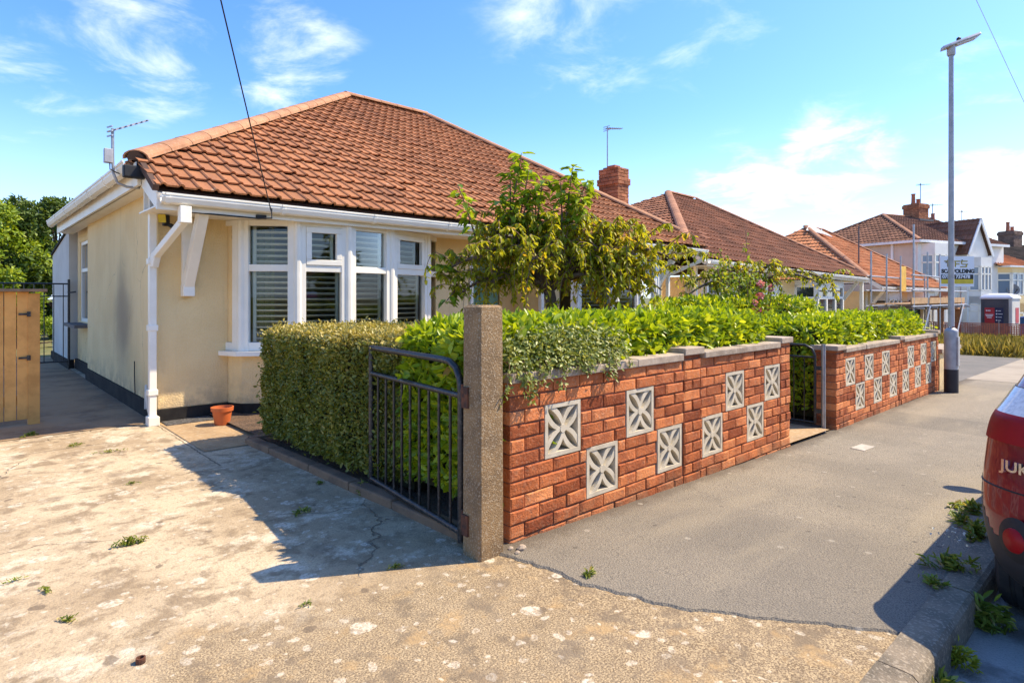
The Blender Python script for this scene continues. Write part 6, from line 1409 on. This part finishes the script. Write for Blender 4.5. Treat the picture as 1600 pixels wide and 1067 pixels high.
# ------------------------------------------------------------------ cars
def car(name, label, ox, cy, hw, road, paint, heading=1, x_len=4.1, badge=False, hgt=1.57):
    """lofted body; local x runs forward from the rear bumper"""
    zr = road
    prof = np.array([(.72, .22), (.82, .26), (.865, .40), (.885, .56), (.885, .70), (.875, .84), (.858, .94), (.815, 1.01), (.72, 1.22), (.64, 1.40), (.55, 1.49), (.35, 1.545), (.15, 1.565), (0, 1.57)]) 
    prof[:, 0] *= hw / .885
    def dense(a, k):
        t0 = np.linspace(0, len(a) - 1, (len(a) - 1) * k + 1); return np.stack([np.interp(t0, np.arange(len(a)), a[:, i]) for i in range(a.shape[1])], 1)
    pr = dense(prof, 8)
    for _ in range(12): pr[1:-1] = (pr[:-2] + 2 * pr[1:-1] + pr[2:]) / 4
    zs = pr[:, 1]
    xr = np.interp(zs, [.2, .35, .55, .70, .78, .95, 1.02, 1.42, 1.50, 1.57], [.10, .03, .0, .035, .06, .09, .15, .50, .50, .62])
    full = np.concatenate([pr * [1, 1], (pr * [-1, 1])[::-1][1:]]); xrf = np.concatenate([xr, xr[::-1][1:]])
    # stations
    St = []
    for f in np.sin(np.linspace(0.02, 1, 30) * math.pi / 2): St.append(('r', f))
    for x in np.linspace(.75, x_len - .6, 110): St.append(('m', x))
    for f in np.sin(np.linspace(0.02, 1, 12) * math.pi / 2)[::-1]: St.append(('f', f))
    rows = []
    for kind, v in St:
        if kind == 'r': x = xrf + .34 * (1 - np.sqrt(np.maximum(0, 1 - v ** 2.6))); w = v
        elif kind == 'm': x = np.maximum(np.full(len(xrf), v), xrf + .34) ; w = 1.0
        else: x = np.full(len(xrf), x_len - .45 * (1 - np.sqrt(np.maximum(0, 1 - v ** 2.4))) * 1.0) ; w = v; x = x_len - .45 + .45 * np.sqrt(np.maximum(0, 1 - v ** 2.4)); x = np.full(len(xrf), x)
        xm = x.mean(); zt = np.interp(xm, [0, 2.0, 2.45, 3.15, x_len - .35, x_len], [hgt, hgt, hgt - .03, 1.02, .92, .84])
        z = full[:, 1].copy(); hi = z > .80; z[hi] = .80 + (z[hi] - .80) * (zt - .80) / (1.57 - .80)
        tap = 1 - .05 * max(0, (xm - 2.6) / 1.5)
        rows.append(np.stack([x, full[:, 0] * w * tap, z], 1))
    G = np.array(rows); ni, nj, _ = G.shape
    wheels = (.72, x_len - .86); wr = .335
    body, glass, clad, lampr, lampw = MB(), MB(), MB(), MB(), MB()
    def W_(p): return (ox + heading * p[0], cy + heading * p[1], zr + p[2])
    fl = {k: [] for k in ('b', 'g', 'c', 'r', 'w')}
    for i in range(ni - 1):
        for j in range(nj - 1):
            c = (G[i, j] + G[i+1, j] + G[i, j+1] + G[i+1, j+1]) / 4; x, y, z = c; side = abs(y) > hw * .50
            if abs(y) > hw * .80 and any((x - wx) ** 2 + (z - .335) ** 2 < (wr + .05) ** 2 for wx in wheels): continue
            k = 'b'
            if z < (.46 if x < .9 else .40) or (abs(y) > hw * .80 and any((x - wx) ** 2 + (z - .335) ** 2 < (wr + .165) ** 2 for wx in wheels)): k = 'c'
            u = (x - np.interp(z, [.2, .35, .55, .70, .78, .95, 1.02, 1.42, 1.50, 1.57], [.10, .03, .0, .035, .06, .09, .15, .50, .50, .62]))
            if 1.04 < z < 1.44 and side and .62 < x < 2.75 and u > .34 and abs((x - 1.65)) > .05: k = 'g'
            if 1.04 < z < 1.43 and abs(y) < hw * .70 and x < .75 and u < .2: k = 'g'
            if 1.05 < z < 1.50 and 2.5 < x < 3.2 and abs(y) < hw * .66: k = 'g'
            if x < .62 and .845 < z < .965 and abs(y) > hw * .62 and u < .36: k = 'r'
            if x < .62 and .965 <= z < 1.06 and abs(y) > hw * .66 and u < .36: k = 'w'
            fl[k].append((i, j))
    def emit(lst, off):
        mb = MB(); idx = {}; vs = []; fs = []
        for (i, j) in lst:
            q = []
            for a in ((i, j), (i+1, j), (i+1, j+1), (i, j+1)):
                if a not in idx:
                    idx[a] = len(vs); p = G[a].copy()
                    if off: cc = np.array([x_len * .5, 0, .75]); dd = p - cc; dd /= np.linalg.norm(dd); p = p + dd * off
                    vs.append(W_(p))
                q.append(idx[a])
            fs.append(tuple(q))
        mb.add(vs, fs, .5); return mb
    t = thing(name, label, 'car', (ox + heading * x_len / 2, cy, zr))
    emit(fl['b'], 0).build('body', paint, t, smooth_=True, autosmooth=50)
    emit(fl['g'], 0).build('windows', MT['darkglass'], t, smooth_=True)
    emit(fl['c'], .002).build('lower_cladding', MT['cladding'], t, smooth_=True, autosmooth=50)
    for sgn in (1, -1):
        for k, nm, mt in (('r', 'tail_light', 'redlens'), ('w', 'reversing_light', 'whitelens')):
            l = [a for a in fl[k] if G[a][1] * sgn > 0]
            if l: emit(l, .012).build(nm, MT[mt], t, smooth_=True)
    for wx in wheels:
        for sgn in (1, -1):
            y1 = sgn * (hw - .035); y0 = y1 - sgn * .215; m = MB(); n = 40; vs = []
            pf = [(y0, .20), (y0, .315), (y0 + sgn * .02, .332), (y0 + sgn*.055, .336), (y0 + sgn*.06, .328), (y0 + sgn*.07, .328), (y0 + sgn*.075, .337), (y0 + sgn*.10, .337), (y0 + sgn*.105, .328), (y0 + sgn*.115, .328), (y0 + sgn*.12, .337), (y0 + sgn*.145, .336), (y0 + sgn*.15, .328), (y0 + sgn*.16, .328), (y0 + sgn*.165, .335), (y1 - sgn * .015, .328), (y1, .31), (y1 - sgn*.005, .235)]
            for (yy, r) in pf:
                for k in range(n): a = 2*math.pi*k/n; vs.append(W_((wx + r * math.cos(a), yy, .335 + r * math.sin(a))))
            L_ = len(pf); m.add(vs, [(i*n+k, i*n+(k+1) % n, ((i+1) % L_)*n+(k+1) % n, ((i+1) % L_)*n+k) for i in range(L_) for k in range(n)], .5)
            wo = m.build('tyre', MT['rubber'], t, smooth_=True, autosmooth=30)
            m = MB(); yy = y1 - sgn * .02
            for k in range(5):
                a = 2*math.pi*k/5; m.bar(W_((wx, yy, .335)), W_((wx + .225*math.cos(a), yy, .335 + .225*math.sin(a))), .05, .03, up=(0, 1, 0))
            rg = []; 
            for (yq, r) in ((yy + sgn*.01, .235), (yy + sgn * .01, .215), (yy - sgn*.1, .20), (yy - sgn * .1, .235)):
                for k in range(n): a = 2*math.pi*k/n; rg.append(W_((wx + r*math.cos(a), yq, .335 + r*math.sin(a))))
            m.add(rg, [(i*n+k, i*n+(k+1) % n, ((i+1) % 4)*n+(k+1) % n, ((i+1) % 4)*n+k) for i in range(4) for k in range(n)], .5)
            m.build('rim', MT['alloy'], wo)
    m = MB()
    for sgn in (1, -1):
        for wx in wheels: 
            for s_ in range(24):
                pass
    m.box(ox + heading * .3 if heading > 0 else ox - x_len + .3, ox + heading * (x_len - .3) if heading > 0 else ox - .3, cy - hw + .26, cy + hw - .26, zr + .2, zr + .7); m.build('underbody', MT['black'], t)
    for sgn in (1, -1):
        m = MB(); c = Vector(W_((2.85, sgn * (hw + .045), 1.0))); m.lathe([(0, -.075), (.07, -.06), (.10, 0), (.08, .06), (0, .075)], c, 12, sx=.75, sy=1.1); m.bar(c, Vector(W_((2.85, sgn * (hw - .12), .96))), .05, .04); m.build('door_mirror', paint, t, smooth_=True, autosmooth=40)
    return t, G, W_
CX = 3.03; CY = -.345; CZ = gz(3.5) - .135
jc, JG, JW = car('parked_car', 'deep red car parked at the kerb showing its rear left corner', CX, CY, .885, CZ, MT['carred'])
# rear fog lamp, bumper insert, chrome badge letters
mb = MB(); o_ = Vector((CX + .085, CY + .715, CZ + .50)); nb = Vector((-.75, .66, 0)).normalized()
tb = Vector((nb.y, -nb.x, 0))
def disc(r0, r1, off, mat, name):
    m = MB(); n = 24; vs = []
    for r, k in ((r0, off), (r1, off + .012), (.0001, off + .016)):
        for i in range(n): a = 2*math.pi*i/n; vs.append(o_ + nb * k + tb * math.cos(a) * r + Vector((0, 0, math.sin(a) * r)))
    m.add(vs, [(i*n+k, i*n+(k+1) % n, (i+1)*n+(k+1) % n, (i+1)*n+k) for i in range(2) for k in range(n)], .5); return m.build(name, mat, jc, smooth_=True)
disc(.088, .058, .022, MT['black'], 'fog_lamp_ring'); disc(.050, .046, .030, MT['redlens'], 'fog_lamp')
text_mesh('JUKE', .062, 'badge', MT['chrome'], jc, Vector((CX + .205, CY + .795, CZ + .745)), Vector((-.56, -.83, 0)), Vector((.12, 0, 1)), Vector((-.83, .56, .08)), .005, sx=1.25, bold=.0012)
zc = JG[0, :, 2]; nj_ = JG.shape[1] // 2
for nm, zt in (('panel_gap', .66), ('panel_gap', 1.075)):
    j_ = int(np.argmin(np.abs(JG[10, :nj_, 2] - zt))); mb = MB(); mb.tube([Vector(JW(JG[i, j_])) + Vector((-.001, .001, 0)) for i in range(0, 34)], .0035, 5); mb.build(nm, MT['black'], jc)
mb = MB(); js = [j for j in range(nj_) if .66 < JG[17, j, 2] < 1.075]; mb.tube([Vector(JW(JG[17, j])) + Vector((-.001, .001, 0)) for j in js], .0035, 5); mb.build('panel_gap', MT['black'], jc)
bc, _, _ = car('parked_car', 'dark blue car parked beyond the portable toilet', 39.8, 4.6, .88, gz(40) - .35, MT['carblue'], heading=1)
